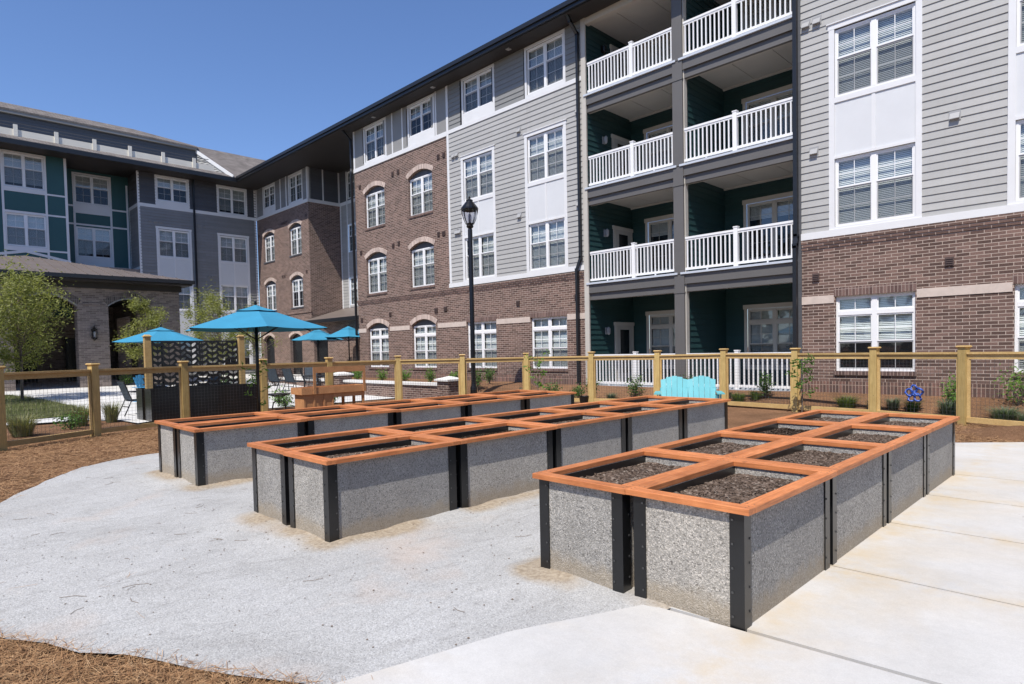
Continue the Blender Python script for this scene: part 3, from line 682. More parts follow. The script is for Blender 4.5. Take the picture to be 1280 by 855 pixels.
# railings
def railing(x0, x1, z, mid, y=17.0):
    r_ = MB(); r_.box(x0, x1, -.09, -.02, z + .98, z + 1.04); r_.box(x0, x1, -.075, -.035, z + .93, z + .979); r_.box(x0, x1, -.085, -.025, z + .06, z + .13)
    n_ = int((x1 - x0) / .127)
    for k in range(n_):
        x = x0 + (k + .5) * (x1 - x0) / n_
        if abs(x - mid) > .075: r_.box(x - .018, x + .018, -.073, -.037, z + .129, z + .931)
    r_.box(mid - .06, mid + .06, -.115, .005, z - .01, z + 1.09); r_.box(mid - .07, mid + .07, -.125, .015, z + 1.09, z + 1.12)
    for xx in (x0 + .7, x1 - .7): r_.box(xx - .02, xx + .02, -.08, -.03, z - .01, z + .06)
    return r_
for i in range(4):
    z = DK[i] + (.06 if i else 0)
    for x0, x1, mid in ((-13.20, -9.97, -11.45), (-9.63, -6.46, -8.05)):
        if i == 0:
            fl = MB(); fl.xyz(x0 - .1, x1 + .1, 16.98, YB, .34, .405)
            ob = fl.build('balcony', M['flash'], B)
        else:
            fl = MB(); fl.xyz(x0 - .12, x1 + .12, 16.94, YB, DK[i], DK[i] + .06); ob = fl.build('balcony', M['flash'], B)
            bm_ = MB(); bm_.box(x0 - .12, x1 + .12, -.16, .0, DK[i] - .27, DK[i] - .001); bm_.box(x0 - .12, x1 + .12, -.16, -.05, DK[i] - .52, DK[i] - .27); bm_.box(x0 - .12, x1 + .12, -.0, .016, DK[i] - .29, DK[i] - .262)
            bpart(bm_, 'beam', M['beam'], Y0, parent=ob)
            bb = MB(); bb.box(x0 - .1, x1 + .1, -.22, -.161, DK[i] - .52, DK[i] - .2); bpart(bb, 'inner_beam', M['offwhite'], Y0, parent=ob)
        bpart(railing(x0, x1, z, mid), 'railing', M['vinyl'], Y0, parent=ob)
topb = MB(); topb.box(XL, XR, -.2, -.0, 12.5, 12.72); bpart(topb, 'top_beam', M['offwhite'], Y0)
cm = MB(); cm.box(-9.97, -9.64, -.26, .03, .35, 12.7)
for z in DK[1:]: cm.box(-9.985, -9.625, -.27, .045, z - .56, z - .52); cm.box(-9.985, -9.625, -.27, .045, z + .02, z + .06)
bpart(cm, 'column', M['beam'], Y0)
wt = MB(); wt.box(-9.639, -9.56, -.2, -.03, .4, 12.7); wt.box(-13.42, -13.22, -.05, .03, .4, 12.7); wt.xyz(-6.46, -6.3, 17.02, YB, .4, 12.7); bpart(wt, 'corner_board', M['offwhite'] if 0 else M['white'], Y0 if 0 else 0) if 0 else None
wt2 = MB(); wt2.box(-9.639, -9.61, -.2, -.03, .4, 12.7); wt2.box(-13.42, -13.235, -.03, .03, .4, 12.7); bpart(wt2, 'corner_board', M['offwhite'], Y0)
rw = MB(); rw.xyz(-6.42, -6.25, 16.985, YB, .4, 12.69); bpart(rw, 'balcony_side_wall', M['siding_dark'])
mw_ = MB(); mw_.xyz(-13.9, -13.42, 17.26, YB, 0, 12.7); bpart(mw_, 'wall_core', M['room'])
# downspouts
def downspout(pts, w_=.10):
    d_ = MB()
    for a, b in zip(pts, pts[1:]): d_.bar(a, b, w_, w_ * .8)
    for p in pts[1:-1]: d_.xyz(p[0] - w_ / 2, p[0] + w_ / 2, p[1] - w_ / 2, p[1] + w_ / 2, p[2] - w_ / 2, p[2] + w_ / 2)
    d_.build('downspout', M['gutter'], B)
downspout([(-13.52, 16.35, 12.8), (-13.52, 16.55, 12.55), (-13.52, 16.91, 12.25), (-13.52, 16.91, 4.75), (-13.66, 16.87, 4.35), (-13.66, 16.87, .45)])
downspout([(-6.36, 16.35, 12.8), (-6.36, 16.9, 12.3), (-6.36, 16.9, 4.45), (-6.36, 16.84, 4.2), (-6.36, 16.84, .45)], .12)
downspout([(-28.03, 16.35, 12.8), (-28.03, 16.9, 12.3), (-28.03, 16.9, 10.9), (-28.0, 16.86, 10.7), (-28.0, 16.9, 4.3), (-28.0, 16.9, .5)])

# --- recess and inner block
YBk = 18.; hb = .80; bc = [-40.25, -36.55]
b2 = MB(); hs = [(c - hb, c + hb, z0, z1 + .25) for c in bc for z0, z1 in LV[1:]] + [(-41.5, -39.95, .4, 2.95), (-37.7, -36.1, .4, 2.95), (-34.62, -32.95, .4, 2.95)]
solid(b2, (-42.0, -34.8, 0, 10.66), hs)
solid(b2, (-34.8, -27.93, 0, 3.6), hs)
for c in bc:
    for z0, z1 in LV[1:]: arch_infill(b2, c, hb, z1 + .01, .24)
for a, b in ((-41.5, -39.95), (-37.7, -36.1), (-34.62, -32.95)): arch_infill(b2, (a + b) / 2, (b - a) / 2, 2.70, .25)
bpart(b2, 'brick_wall', M['brick'], YBk)
b3 = MB(); b3.xyz(-35.05, -34.8, 18.25, 20.35, 0, 10.66); b3.xyz(-42, -27.9, 20.1, 20.35, 0, 4.2); bpart(b3, 'brick_wall', M['brick'])
for c in bc:
    for z0, z1 in LV[1:]:
        ab = MB(); arch_band(ab, c, hb + .04, z1 + .01, .25, .2); bpart(ab, 'window_arch', M['arch_stone'], YBk)
        hp = MB(); hp.box(c - hb, c + hb, -.2, -.13, z1 - .005, z1 + .28); hp.box(c - hb - .02, c + hb + .02, -.04, .035, z0 - .08, z0 - .001); bpart(hp, 'arch_panel', M['siding_dark'], YBk)  # panel under the arch: recess shade painted in as dark grey
        window(c, z0, z1, 2 * hb, 'D', YBk, dv=-.11)
for a, b in ((-41.5, -39.95), (-37.7, -36.1), (-34.62, -32.95)):
    ab = MB(); arch_band(ab, (a + b) / 2, (b - a) / 2 + .04, 2.70, .26, .18); bpart(ab, 'door_arch', M['arch_stone'], YBk)
    dd = MB(); dd.box(a, b, -.22, -.18, .3, 2.98); db = bpart(dd, 'patio_door', M['darkdoor'], YBk)
    df = MB(); m_ = (a + b) / 2
    for q in (a, m_ - .03, b - .06): df.box(q, q + .06, -.18, -.15, .4, 2.75)
    df.box(a, b, -.179, -.148, .4, .6); bpart(df, 'door_frame', M['lamp_black'], YBk, parent=db)
pl = MB(); solid(pl, (-42, -34.8, 10.85, 12.75), [(c - .82, c + .82, 10.95, TOP) for c in (-40., -36.3)], -.2, .0); bpart(pl, 'wall_panel', M['siding_wing'], YBk)
pe = MB(); pe.box(18.2, 20.1, -.2, 0, 10.85, 12.75); bpart(pe, 'wall_panel', M['siding_dark'], E=-34.8)
pr = MB(); solid(pr, (-34.8, -27.92, 10.85, 12.75), [(-33.9, -32.16, 10.95, TOP)], -.2, 0); bpart(pr, 'wall_panel', M['siding_dark'], 20.1)
sr = MB(); siding(sr, (-34.8, -27.92, 4.2, 10.66), [(-33.9, -32.16, z0, z1) for z0, z1 in LV[1:]]); bpart(sr, 'lap_siding', M['siding_light'], 20.1)
for z0, z1 in LV[1:] + [(10.95, TOP)]: window(-33.03, z0, z1, 1.74, 'D', 20.1, dv=-.02)
tb = MB(); tb.box(-42, -34.76, 0, .04, 10.66, 10.85)
for x_ in (-41.95, -38.35, -37.55, -34.85): tb.box(x_ - .05, x_ + .05, 0, .025, 10.85, 12.72)
for c, z0 in ((-40., 11.25), (-36.3, 10.95)):
    for s in (-1, 1): tb.box(c + s * .86 - .05, c + s * .86 + .05, 0, .03, 10.85, TOP)
    tb.box(c - .81, c + .81, 0, .026, 10.851, z0 - .002); tb.box(c - .91, c + .91, 0, .03, TOP, TOP + .09)
    window(c, z0, TOP, 1.62, 'D', YBk, dv=-.02)
bpart(tb, 'white_trim', M['white'], YBk)
te = MB(); te.box(18.0, 20.1, 0, .04, 10.66, 10.85); te.box(18.0, 18.1, 0, .02, 10.86, 12.72); te.box(18.95, 19.03, 0, .02, 10.86, 12.72); te.box(20.0, 20.1, 0, .02, 10.86, 12.72); bpart(te, 'white_trim', M['white'], E=-34.8)
tq = MB(); tq.box(-34.8, -27.92, 0, .03, 10.66, 10.85); tq.box(-34.78, -34.66, 0, .02, 4.3, 10.66); tq.box(-34.8, -27.92, 0, .03, 4.2, 4.4); tq.box(-33.99, -33.9, 0, .03, 4.4, 12.6)
bpart(tq, 'white_trim', M['white'], 20.1)
lg = MB(); lg.box(-42, -34.76, 0, .04, 4.15, 4.25); bpart(lg, 'brick_ledge', M['brick'], YBk)
pf = MB()  # porch roof
pf.hexa([(-34.7, 17.45, 3.50), (-27.93, 17.45, 3.50), (-27.93, 20.09, 4.30), (-34.7, 20.09, 4.30), (-34.7, 17.45, 3.62), (-27.93, 17.45, 3.62), (-27.93, 20.09, 4.42), (-34.7, 20.09, 4.42)])
bpart(pf, 'porch_roof', M['metal_roof']); pg = MB(); pg.xyz(-34.75, -27.93, 17.36, 17.449, 3.42, 3.60); bpart(pg, 'gutter', M['gutter'])
for x_, z_, w_ in ((-38.3, 9.9, 3), (-41.7, 9.6, 1), (-35.1, 9.9, 1), (-38.4, 6.6, 2), (-41.8, 6.5, 1), (-35.2, 6.6, 1)):
    for k in range(w_):
        v = MB(); q = x_ + .3 * k; v.box(q - .08, q + .08, 0, .03, z_ - .09, z_ + .09); v.box(q - .06, q + .06, .03, .045, z_ - .02, z_ + .02); bpart(v, 'vent', M['vent_brown'], YBk)

# --- west wing (faces east)
XW = -42.
w3, w4 = (11.86, 13.80), (15.46, 17.36)
wc = [(a + b) / 2 for a, b in (w3, w4)]
wg = MB(); siding(wg, (10.96, 17.95, .4, 10.66), [(c - 1., c + 1., .9, 9.6) for c in wc], bt=.035); bpart(wg, 'lap_siding', M['siding_wing'], E=XW)
wd = MB(); siding(wd, (10.96, 17.95, 10.85, 12.75), [(c - .95, c + .95, 10.8, 12.66) for c in wc], bt=.035); bpart(wd, 'lap_siding', M['siding_dark'], E=XW)
wk = MB(); solid(wk, (10.96, 17.95, .0, 12.75), [(c - HW, c + HW, z0, z1) for c in wc for z0, z1 in (LV if c > 14 else LV) + [(10.9 if c > 14 else 11.15, TOP)]], -.25, -.02)
bpart(wk, 'wall_core', M['room'], E=XW)
tw = MB(); tp = MB(); tw.box(10.96, 17.95, 0, .035, 10.66, 10.85); tw.box(10.90, 11.02, -.02, .03, 2.0, 12.72); tw.box(17.83, 17.95, 0, .03, .4, 12.72)
for i, c in enumerate(wc):
    for s in (-1, 1): tw.box(c + s * (HW + .065) - .065, c + s * (HW + .065) + .065, 0, .03, .9, 9.44); tw.box(c + s * (HW + .05) - .05, c + s * (HW + .05) + .05, 0, .03, 10.85, TOP)
    tw.box(c - 1.02, c + 1.02, 0, .034, 9.44, 9.58); tw.box(c - HW - .1, c + HW + .1, 0, .032, TOP, TOP + .09)
    for a, b in ((2.83, 4.56), (6.25, 7.76)): tp.box(c - HW, c + HW, -.02, .006, a, b); tw.box(c - .04, c + .04, 0, .02, a, b); tw.box(c - HW, c - .041, 0, .02, a, a + .07); tw.box(c + .041, c + HW, 0, .02, a, a + .07); tw.box(c - HW, c - .041, 0, .02, b - .1, b); tw.box(c + .041, c + HW, 0, .02, b - .1, b)
    z0 = 11.15 if i == 0 else 10.9; tw.box(c - HW, c + HW, 0, .024, 10.851, z0 - .001)
    for a, b in LV + [(z0, TOP)]: window(c, a, b, 2 * HW, 'D', E=XW, dv=-.02)
bpart(tw, 'white_trim', M['white'], E=XW); bpart(tp, 'trim_panel', M['white_panel'], E=XW)
ss = MB(); siding(ss, (-44., -42.02, 4, 10.66)); bpart(ss, 'lap_siding', M['siding_wing'], 10.96)
ss = MB(); siding(ss, (-44., -42.02, 10.85, 12.75)); bpart(ss, 'lap_siding', M['siding_dark'], 10.96)
st = MB(); st.box(-44., -42.03, 0, .03, 10.66, 10.85); st.box(-44, -43.88, 0, .02, 4, 10.66); st.box(-44, -42.03, 0, .03, 6.95, 7.1); bpart(st, 'white_trim', M['white'], 10.96)
for y_, z_ in ((11.5, 9.8), (11.8, 9.8), (12.1, 9.8), (14.3, 9.84), (14.6, 9.84), (14.8, 6.72), (15.0, 6.72)):
    v = MB(); v.box(y_ - .09, y_ + .09, 0, .03, z_ - .1, z_ + .1); v.box(y_ - .07, y_ + .07, .03, .08, z_ - .02, z_ + .07); bpart(v, 'vent', M['siding_wing'], E=XW)
dsp = MB(); dsp.xyz(XW + .03, XW + .13, 13.98, 14.08, .4, 12.7); dsp.build('downspout', M['gutter'], B)
# recessed teal wall and teal bay
XR2 = -44.; rc = 9.05
tl = MB(); solid(tl, (7.3, 10.96, 3, 12.75), [(rc - HW, rc + HW, z0, z1) for z0, z1 in ((7.66, 9.42), (10.8, 12.45))], -.2, 0.); bpart(tl, 'teal_panel', M['teal'], E=XR2)
t3 = MB(); t3.box(rc - .98, rc - HW, 0, .03, 7.0, 12.5); t3.box(rc + HW, rc + .98, 0, .03, 7.0, 12.5); t3.box(7.3, 10.96, 0, .026, 7.0, 7.15)
t3.box(7.3, 10.9, 0, .022, 10.55, 10.65); t3.box(7.3, 10.9, 0, .022, 9.5, 9.6); t3.box(rc - HW, rc + HW, 0, .024, 10.2, 10.79); t3.box(rc - HW, rc + HW, 0, .024, 7.15, 7.65); t3.box(rc - .98, rc + .98, 0, .032, 12.46, 12.55); t3.box(10.8, 10.9, 0, .02, 7.15, 12.2)
bpart(t3, 'white_trim', M['white'], E=XR2)
for a, b in ((7.66, 9.42), (10.8, 12.45)): window(rc, a, b, 2 * HW, 'D', E=XR2, dv=-.02)
tc = 5.58; tc2 = -.6
t4 = MB(); solid(t4, (-6, 7.45, 4, 12.75), [(c - HW, c + HW, z0, z1) for c in (tc, tc2, 2.6) for z0, z1 in ((7.7, 9.42), (10.8, 12.57))], -.2, 0.); bpart(t4, 'teal_panel', M['teal'], E=XW)
t5 = MB()
for c in (tc, tc2, 2.6):
    for s in (-1, 1): t5.box(c + s * (HW + .05) - .05, c + s * (HW + .05) + .05, 0, .03, 6.9, 12.65)
    t5.box(c - HW, c + HW, 0, .026, 10.55, 10.79); t5.box(c - HW, c + HW, 0, .026, 7.45, 7.69); t5.box(c - HW, c + HW, 0, .026, 9.421, 9.55); t5.box(c - HW, c + HW, 0, .026, 12.571, 12.66)
    for a, b in ((7.7, 9.42), (10.8, 12.57)): window(c, a, b, 2 * HW, 'D', E=XW, dv=-.02)
t5.box(7.35, 7.47, 0, .03, 6.9, 12.7)
for z in (10.56, 9.44, 7.5): t5.box(6.5, 7.35, 0, .022, z, z + .09)
t5.box(-6, 7.35, 0, .022, 6.9, 7.05)
t5.hexa([(5.5, -.04, 7.38), (7.5, -.04, 6.95), (7.5, 0, 6.95), (5.5, 0, 7.38), (5.5, -.04, 7.52), (7.5, -.04, 7.09), (7.5, 0, 7.09), (5.5, 0, 7.52)])
t5.hexa([(3.5, -.04, 6.95), (5.5, -.04, 7.38), (5.5, 0, 7.38), (3.5, 0, 6.95), (3.5, -.04, 7.09), (5.5, -.04, 7.52), (5.5, 0, 7.52), (3.5, 0, 7.09)])
bpart(t5, 'white_trim', M['white'], E=XW)
t6 = MB(); t6.xyz(-44., -42.21, 7.25, 7.44, 4, 12.75); bpart(t6, 'wall_core', M['siding_dark'])
gw = MB(); gw.box(-6, 10.96, -.25, 0, 0, 6.9); bpart(gw, 'brick_wall', M['brick_taupe'], E=-42.05)
gp_ = MB(); gp_.hexa([(-44, 7.0, 6.5), (-42., 7.0, 6.5), (-42, 10.95, 6.5), (-44, 10.95, 6.5), (-44, 7, 6.98), (-42, 7, 6.7), (-42, 10.95, 6.7), (-44, 10.95, 6.98)]); bpart(gp_, 'porch_roof', M['metal_roof'])
for yy in (1.7, 4.8, 8.):
    q = MB(); q.box(yy - .9, yy + .9, 0, .05, .3, 2.8); d9 = bpart(q, 'lobby_door', M['darkdoor'], E=-42.04)
    q = MB(); q.box(yy - .95, yy - .86, .05, .09, .3, 2.85); q.box(yy + .86, yy + .95, .05, .09, .3, 2.85); q.box(yy - .04, yy + .04, .05, .09, .3, 2.85); bpart(q, 'door_frame', M['lamp_black'], parent=d9)

# --- roofs
rf = MB()
rf.poly([(-40.75, 16.24, 12.96), (9.2, 16.24, 12.96), (9.2, 25, 17.2), (-50, 25, 17.2)]);  bpart(rf, 'roof', M['shingle'], parent=None) if 0 else None
r1 = MB()
def slope(mb, P, th=.1): mb.hexa([(x, y, z - th) for x, y, z in P] + list(P)) if len(P) == 4 else mb.poly(P)
slope(r1, [(-40.7, 16.26, 12.94), (9.4, 16.26, 12.94), (9.4, 22.1, 15.78), (-45., 22.1, 15.78)])
slope(r1, [(-44., 15.05, 15.13), (-40.62, 16.08, 12.94), (-40.62, 16.30, 12.94), (-45., 22.1, 15.78)]); r1.poly([(-44., 15.05, 15.13), (-45., 22.1, 15.78), (-45., 15.05, 15.78)])
slope(r1, [(-45, 11.6, 16.07), (-43.8, 11.6, 15.42), (-43.8, 15.04, 15.36), (-45., 15.4, 15.8)]); slope(r1, [(-45, -8, 16.07), (-43.8, -8, 15.42), (-43.8, 11.6, 15.42), (-45., 11.6, 16.07)])
slope(r1, [(-52, -8, 12.9), (-45, -8, 16.0), (-45, 11.6, 16.0), (-52., 11.6, 12.9)]); slope(r1, [(-52, 11.6, 12.9), (-45, 11.6, 15.7), (-45, 22.1, 15.7), (-52., 22.1, 12.9)])
slope(r1, [(-41.35, -8, 13.30), (-40.62, -8, 12.94), (-40.62, 16.1, 12.94), (-41.35, 15.86, 13.30)])
bpart(r1, 'roof', M['shingle'])
fs = MB()
fs.xyz(-40.6, 9.4, 16.20, 16.30, 12.72, 12.98); fs.xyz(-40.6, 9.4, 16.14, 16.2, 12.84, 12.99)
fs.xyz(-40.66, -40.56, -8, 16.2, 12.66, 12.90); bpart(fs, 'gutter', M['gutter'])
sf = MB(); sf.xyz(-42.2, 9.4, 16.30, 20.3, 12.70, 12.78); sf.xyz(-44.2, -40.66, -8, 16.3, 12.70, 12.78); bpart(sf, 'soffit', M['soffit'])
sl9 = MB(); sl9.xyz(9., 9.4, 17, 25, 0, 13); bpart(sl9, 'wall_core', M['siding_mid'])
for x_ in (-25.5, -21, -16.5): 
    q = MB(); q.xyz(x_ - .08, x_ + .08, 16.55, 16.71, 12.68, 12.70); bpart(q, 'soffit_light', M['vent_grey'])
pp = MB(); pp.box(-8, 15.1, -.12, 0, 13.22, 13.62); bpart(pp, 'parapet', M['cream'], E=-41.3)
for k in range(-5, 7):
    y_ = 5.226 + 1.74 * k
    if y_ < 14.5: q = MB(); q.box(y_ - .09, y_ + .09, 0, .06, 13.25, 13.86); bpart(q, 'parapet_post', M['cream'], E=-41.3)
q = MB(); q.box(13.9 - .07, 14.0, .0, .05, 13.3, 13.86); bpart(q, 'parapet_post', M['cream'], E=-41.3)
dk = MB(); dk.xyz(-44, -41.42, -8, 16.2, 12.88, 12.93); bpart(dk, 'roof_deck', M['panel_mid'])
dw = MB(); siding(dw, (-8, 15.0, 12.95, 15.3)); bpart(dw, 'lap_siding', M['siding_dark'], E=-44)
ff = MB(); ff.box(-8, 15.0, 0.002, .18, 15.18, 15.34); bpart(ff, 'roof_fascia', M['panel_mid'], E=-44)
ck = MB()
for k in range(15):
    t0, t1 = k * .15, (k + 1) * .15; g0, g1 = 1 - t0 / 2.2, 1 - t1 / 2.2
    if g1 <= 0: break
    P0, P1 = Vector((-43.98, 15.02, 0)), Vector((-40.8, 15.99, 0)); nn = Vector((.29, -.957, 0))
    a_, b_ = P0 + Vector((0, 0, 12.95 + t0)) + nn * .03, P0.lerp(P1, g0) + Vector((0, 0, 12.95 + t0)) + nn * .03
    ck.poly([a_, b_, P0.lerp(P1, g1) + Vector((0, 0, 12.95 + t1)), P0 + Vector((0, 0, 12.95 + t1))])
    ck.poly([a_, b_, b_ - nn * .03, a_ - nn * .03])
bpart(ck, 'cheek_wall', M['siding_light'])
rk = MB(); rk.bar((-40.62, 16.0, 12.96), (-44.1, 14.95, 15.2), .07, .20); rk.build('roof_rake', M['white'], B)
rl = MB()
for z in (13.95, 14.12): rl.bar((-41.9, -8, z), (-41.9, 15, z), .035)
rl.build('roof_rail', M['siding_dark'], B)

# ------------------------------------------------------------------ portico
P = thing('entrance_portico', 'taupe brick portico with wide arches and low metal hip roof before the teal bays', 'portico', (-32.3, 4.8, .4))
def ppart(mb, name, mat, parent=P, E=None, smooth=False):
    if name in ('brick_wall', 'brick_ledge', 'gutter') and len(chunks(mb)) > 1: return [ppart(m_, name, mat, parent, E, smooth) for m_ in chunks(mb)][0]
    if E is not None: o_ = mb.build(name, mat, None, (E, 0, 0), math.pi / 2, smooth)
    else: o_ = mb.build(name, mat, None, (0, 0, 0), 0, smooth)
    o_.parent = parent; o_.matrix_parent_inverse = Matrix.Translation(-Vector((-32.3, 4.8, .4))); return o_
pw = MB(); ops = [(.92, 2.54), (3.70, 5.90), (7.06, 8.68)]; zs = [4.0, 3.98, 4.0]; rs_ = [.34, .46, .34]
solid(pw, (-.38, 9.98, .2, 4.9), [(a, b, .1, z + r) for (a, b), z, r in zip(ops, zs, rs_)], -.6, 0)
for (a, b), z, r in zip(ops, zs, rs_): arch_infill(pw, (a + b) / 2, (b - a) / 2, z, r, -.6, 0)
ppart(pw, 'brick_wall', M['brick_taupe'], E=-32.3)
side = MB(); side.xyz(-42, -32.9, 9.4, 9.98, 3.9, 4.9); side.xyz(-34.2, -32.91, 9.4, 9.98, .2, 3.9); side.xyz(-38.5, -37.3, 9.4, 9.98, .2, 3.9); side.xyz(-42, -41.2, 9.4, 9.98, .2, 3.9); side.xyz(-42, -32.9, -.38, .2, .2, 4.9); ppart(side, 'brick_wall', M['brick_taupe'])
for (a, b), z, r in zip(ops, zs, rs_):
    q = MB(); arch_band(q, (a + b) / 2, (b - a) / 2, z, r, .26, -.12, .025, 16); ppart(q, 'arch_trim', M['soldier_taupe'], E=-32.3)
    q = MB(); arch_band(q, (a + b) / 2, (b - a) / 2 - .001, z - .05, r, .05, -.14, .03, 16); ppart(q, 'arch_edge', M['panel_mid'], E=-32.3)
q = MB(); q.box(-.4, .9, 0, .03, 3.99, 4.08); q.box(2.8, 3.45, 0, .03, 3.99, 4.08); q.box(6.12, 6.85, 0, .03, 3.99, 4.08); q.box(8.9, 10., 0, .03, 3.99, 4.08); ppart(q, 'brick_ledge', M['brick_taupe'], E=-32.3)
q = MB()
ex0, ex1, ey0, ey1 = -42.0, -31.5, -.75, 10.35; A_ = (-37.0, 4.8, 6.55); W_ = (-42., 4.8, 6.55)
q.poly([(ex1, ey0, 5.22), (ex1, ey1, 5.22), A_]); q.poly([(ex1, ey1, 5.22), (ex0, ey1, 5.22), W_, A_]); q.poly([(ex0, ey0, 5.22), (ex1, ey0, 5.22), A_, W_])
for k in range(24):
    y_ = ey0 + .45 * k + .2
    t = min((y_ - ey0), (ey1 - y_)) / 5.55
    if t > .04: q.bar((ex1, y_, 5.235), (ex1 - (ex1 - A_[0]) * t, y_, 5.235 + 1.33 * t), .03, .03)
ppart(q, 'roof', M['metal_roof'])
q = MB(); q.xyz(ex1 - .02, ex1 + .09, ey0 - .09, ey1 + .09, 5.05, 5.215); q.xyz(ex0, ex1 - .02, ey1, ey1 + .09, 5.05, 5.215); ppart(q, 'gutter', M['gutter'])
q = MB(); q.xyz(ex0, ex1 - .03, ey0, ey1, 4.98, 5.04); q.xyz(-32.5, -32.22, -.5, 10.08, 4.72, 4.98); ppart(q, 'fascia', M['soffit'])
q = MB(); q.xyz(-41.9, -32.95, .25, 9.35, 4.6, 4.66); ppart(q, 'ceiling', M['soffit'])
for xx in (-35.5, -38.5):
    for yy in (1.7, 4.8, 7.9): q = MB(); q.lathe([(0, 4.3), (.12, 4.32), (.14, 4.42), (.03, 4.46), (.02, 4.6)], 12, (xx, yy)); ppart(q, 'ceiling_lamp', M['vent_grey'])
def lantern(y, z):
    q = MB(); q.box(y - .06, y + .06, 0, .03, z - .12, z + .2)
    q.lathe([(.02, z + .34), (.03, z + .27), (.13, z + .2), (.12, z + .17), (.12, z + .165)], 8, (y, -.17)); q.lathe([(.12, z - .16), (.13, z - .18), (.05, z - .24), (.01, z - .3)], 8, (y, -.17))
    for k in range(6): a = k * math.pi / 3; q.bar((y + .12 * math.cos(a), -.17 + .12 * math.sin(a), z - .17), (y + .12 * math.cos(a), -.17 + .12 * math.sin(a), z + .17), .014)
    q.bar((y, 0, z + .3), (y, -.17, z + .36), .02); return q
lo = ppart(lantern(6.47, 2.72), 'wall_lantern', M['lamp_black'], E=-32.3); g = MB(); g.lathe([(.05, 2.58), (.06, 2.8), (.0, 2.86)], 8, (6.47, -.17))
gg = ppart(g, 'bulb', M['vent_grey'], E=-32.3); mwm = gg.matrix_world.copy(); gg.parent = lo; gg.matrix_parent_inverse = Matrix.Identity(4); gg.location = (0, 0, 0); gg.rotation_euler = (0, 0, 0)
q = ppart(lantern(3.1, 2.72), 'wall_lantern', M['lamp_black'], E=-32.3)

# ------------------------------------------------------------------ planters
PW, PL, PH = .738, 1.37, .70
def planter_proto():
    a = link('raised_planter', None)
    for nm, (x0, x1, y0, y1) in (('panel', (.035, PW - .035, .012, .05)), ('panel', (.035, PW - .035, PL - .05, PL - .012)), ('panel', (.012, .05, .05, PL - .05)), ('panel', (PW - .05, PW - .012, .05, PL - .05))):
        m_ = MB(); m_.xyz(x0, x1, y0, y1, -.05, PH - .002); m_.build(nm, M['aggregate'], a)
    t, wd_ = .008, .088
    for sx in (0, 1):
        for sy in (0, 1):
            m_ = MB(); X = lambda v: v if sx == 0 else PW - v; Yf = lambda v: v if sy == 0 else PL - v
            bx = lambda a0, a1, b0, b1, z0, z1, mi=0: m_.xyz(min(X(a0), X(a1)), max(X(a0), X(a1)), min(Yf(b0), Yf(b1)), max(Yf(b0), Yf(b1)), z0, z1, mi)
            bx(0, wd_, 0, t, -.05, PH - .001); bx(0, t, t, wd_, -.05, PH - .001)
            for k in range(5):
                z = .09 + k * .14
                bx(wd_ - .024, wd_ - .012, -.005, 0, z, z + .012, 1); bx(-.005, 0, wd_ - .024, wd_ - .012, z + .03, z + .042, 1)
            m_.build('corner_angle', [M['black'], M['bolt']], a)
    for x0, x1 in ((.051, .056), (PW - .056, PW - .051)): m_ = MB(); m_.xyz(x0, x1, .055, PL - .055, .3, PH - .004); m_.build('black_inner_sheet', M['black'], a)  # thin black sheet on each long inner side
    cx0, cx1, cy0, cy1 = -.0415, PW + .0415, -.0295, PL + .0295; bwid = .092; z0, z1 = PH, PH + .038
    # front/back boards run through; side boards butt between them
    def board(x0, x1, y0, y1):
        m_ = MB(); e = .004
        m_.hexa([(x0, y0, z0), (x1, y0, z0), (x1, y1, z0), (x0, y1, z0), (x0, y0, z1 - e), (x1, y0, z1 - e), (x1, y1, z1 - e), (x0, y1, z1 - e)])
        m_.hexa([(x0, y0, z1 - e), (x1, y0, z1 - e), (x1, y1, z1 - e), (x0, y1, z1 - e), (x0 + e, y0 + e, z1), (x1 - e, y0 + e, z1), (x1 - e, y1 - e, z1), (x0 + e, y1 - e, z1)])
        nmi = 2; alongx = (x1 - x0) > (y1 - y0)
        for q0 in ((x0 + .03, x1 - .03) if alongx else (y0 + .035, y1 - .035)):
            for q1 in (-.02, .02):
                cx, cy = (q0, (y0 + y1) / 2 + q1) if alongx else ((x0 + x1) / 2 + q1, q0); m_.xyz(cx - .0035, cx + .0035, cy - .0035, cy + .0035, z1 - .002, z1 + .0008, 1)
        m_.build('cap_board', [M['redwood_x' if alongx else 'redwood_y'], M['bolt']], a)
    board(cx0 + .001, cx1 - .001, cy0 + .001, cy0 + bwid); board(cx0 + .001, cx1 - .001, cy1 - bwid, cy1 - .001); board(cx0, cx0 + bwid, cy0 + bwid + .001, cy1 - bwid - .001); board(cx1 - bwid, cx1, cy0 + bwid + .001, cy1 - bwid - .001)
    return a
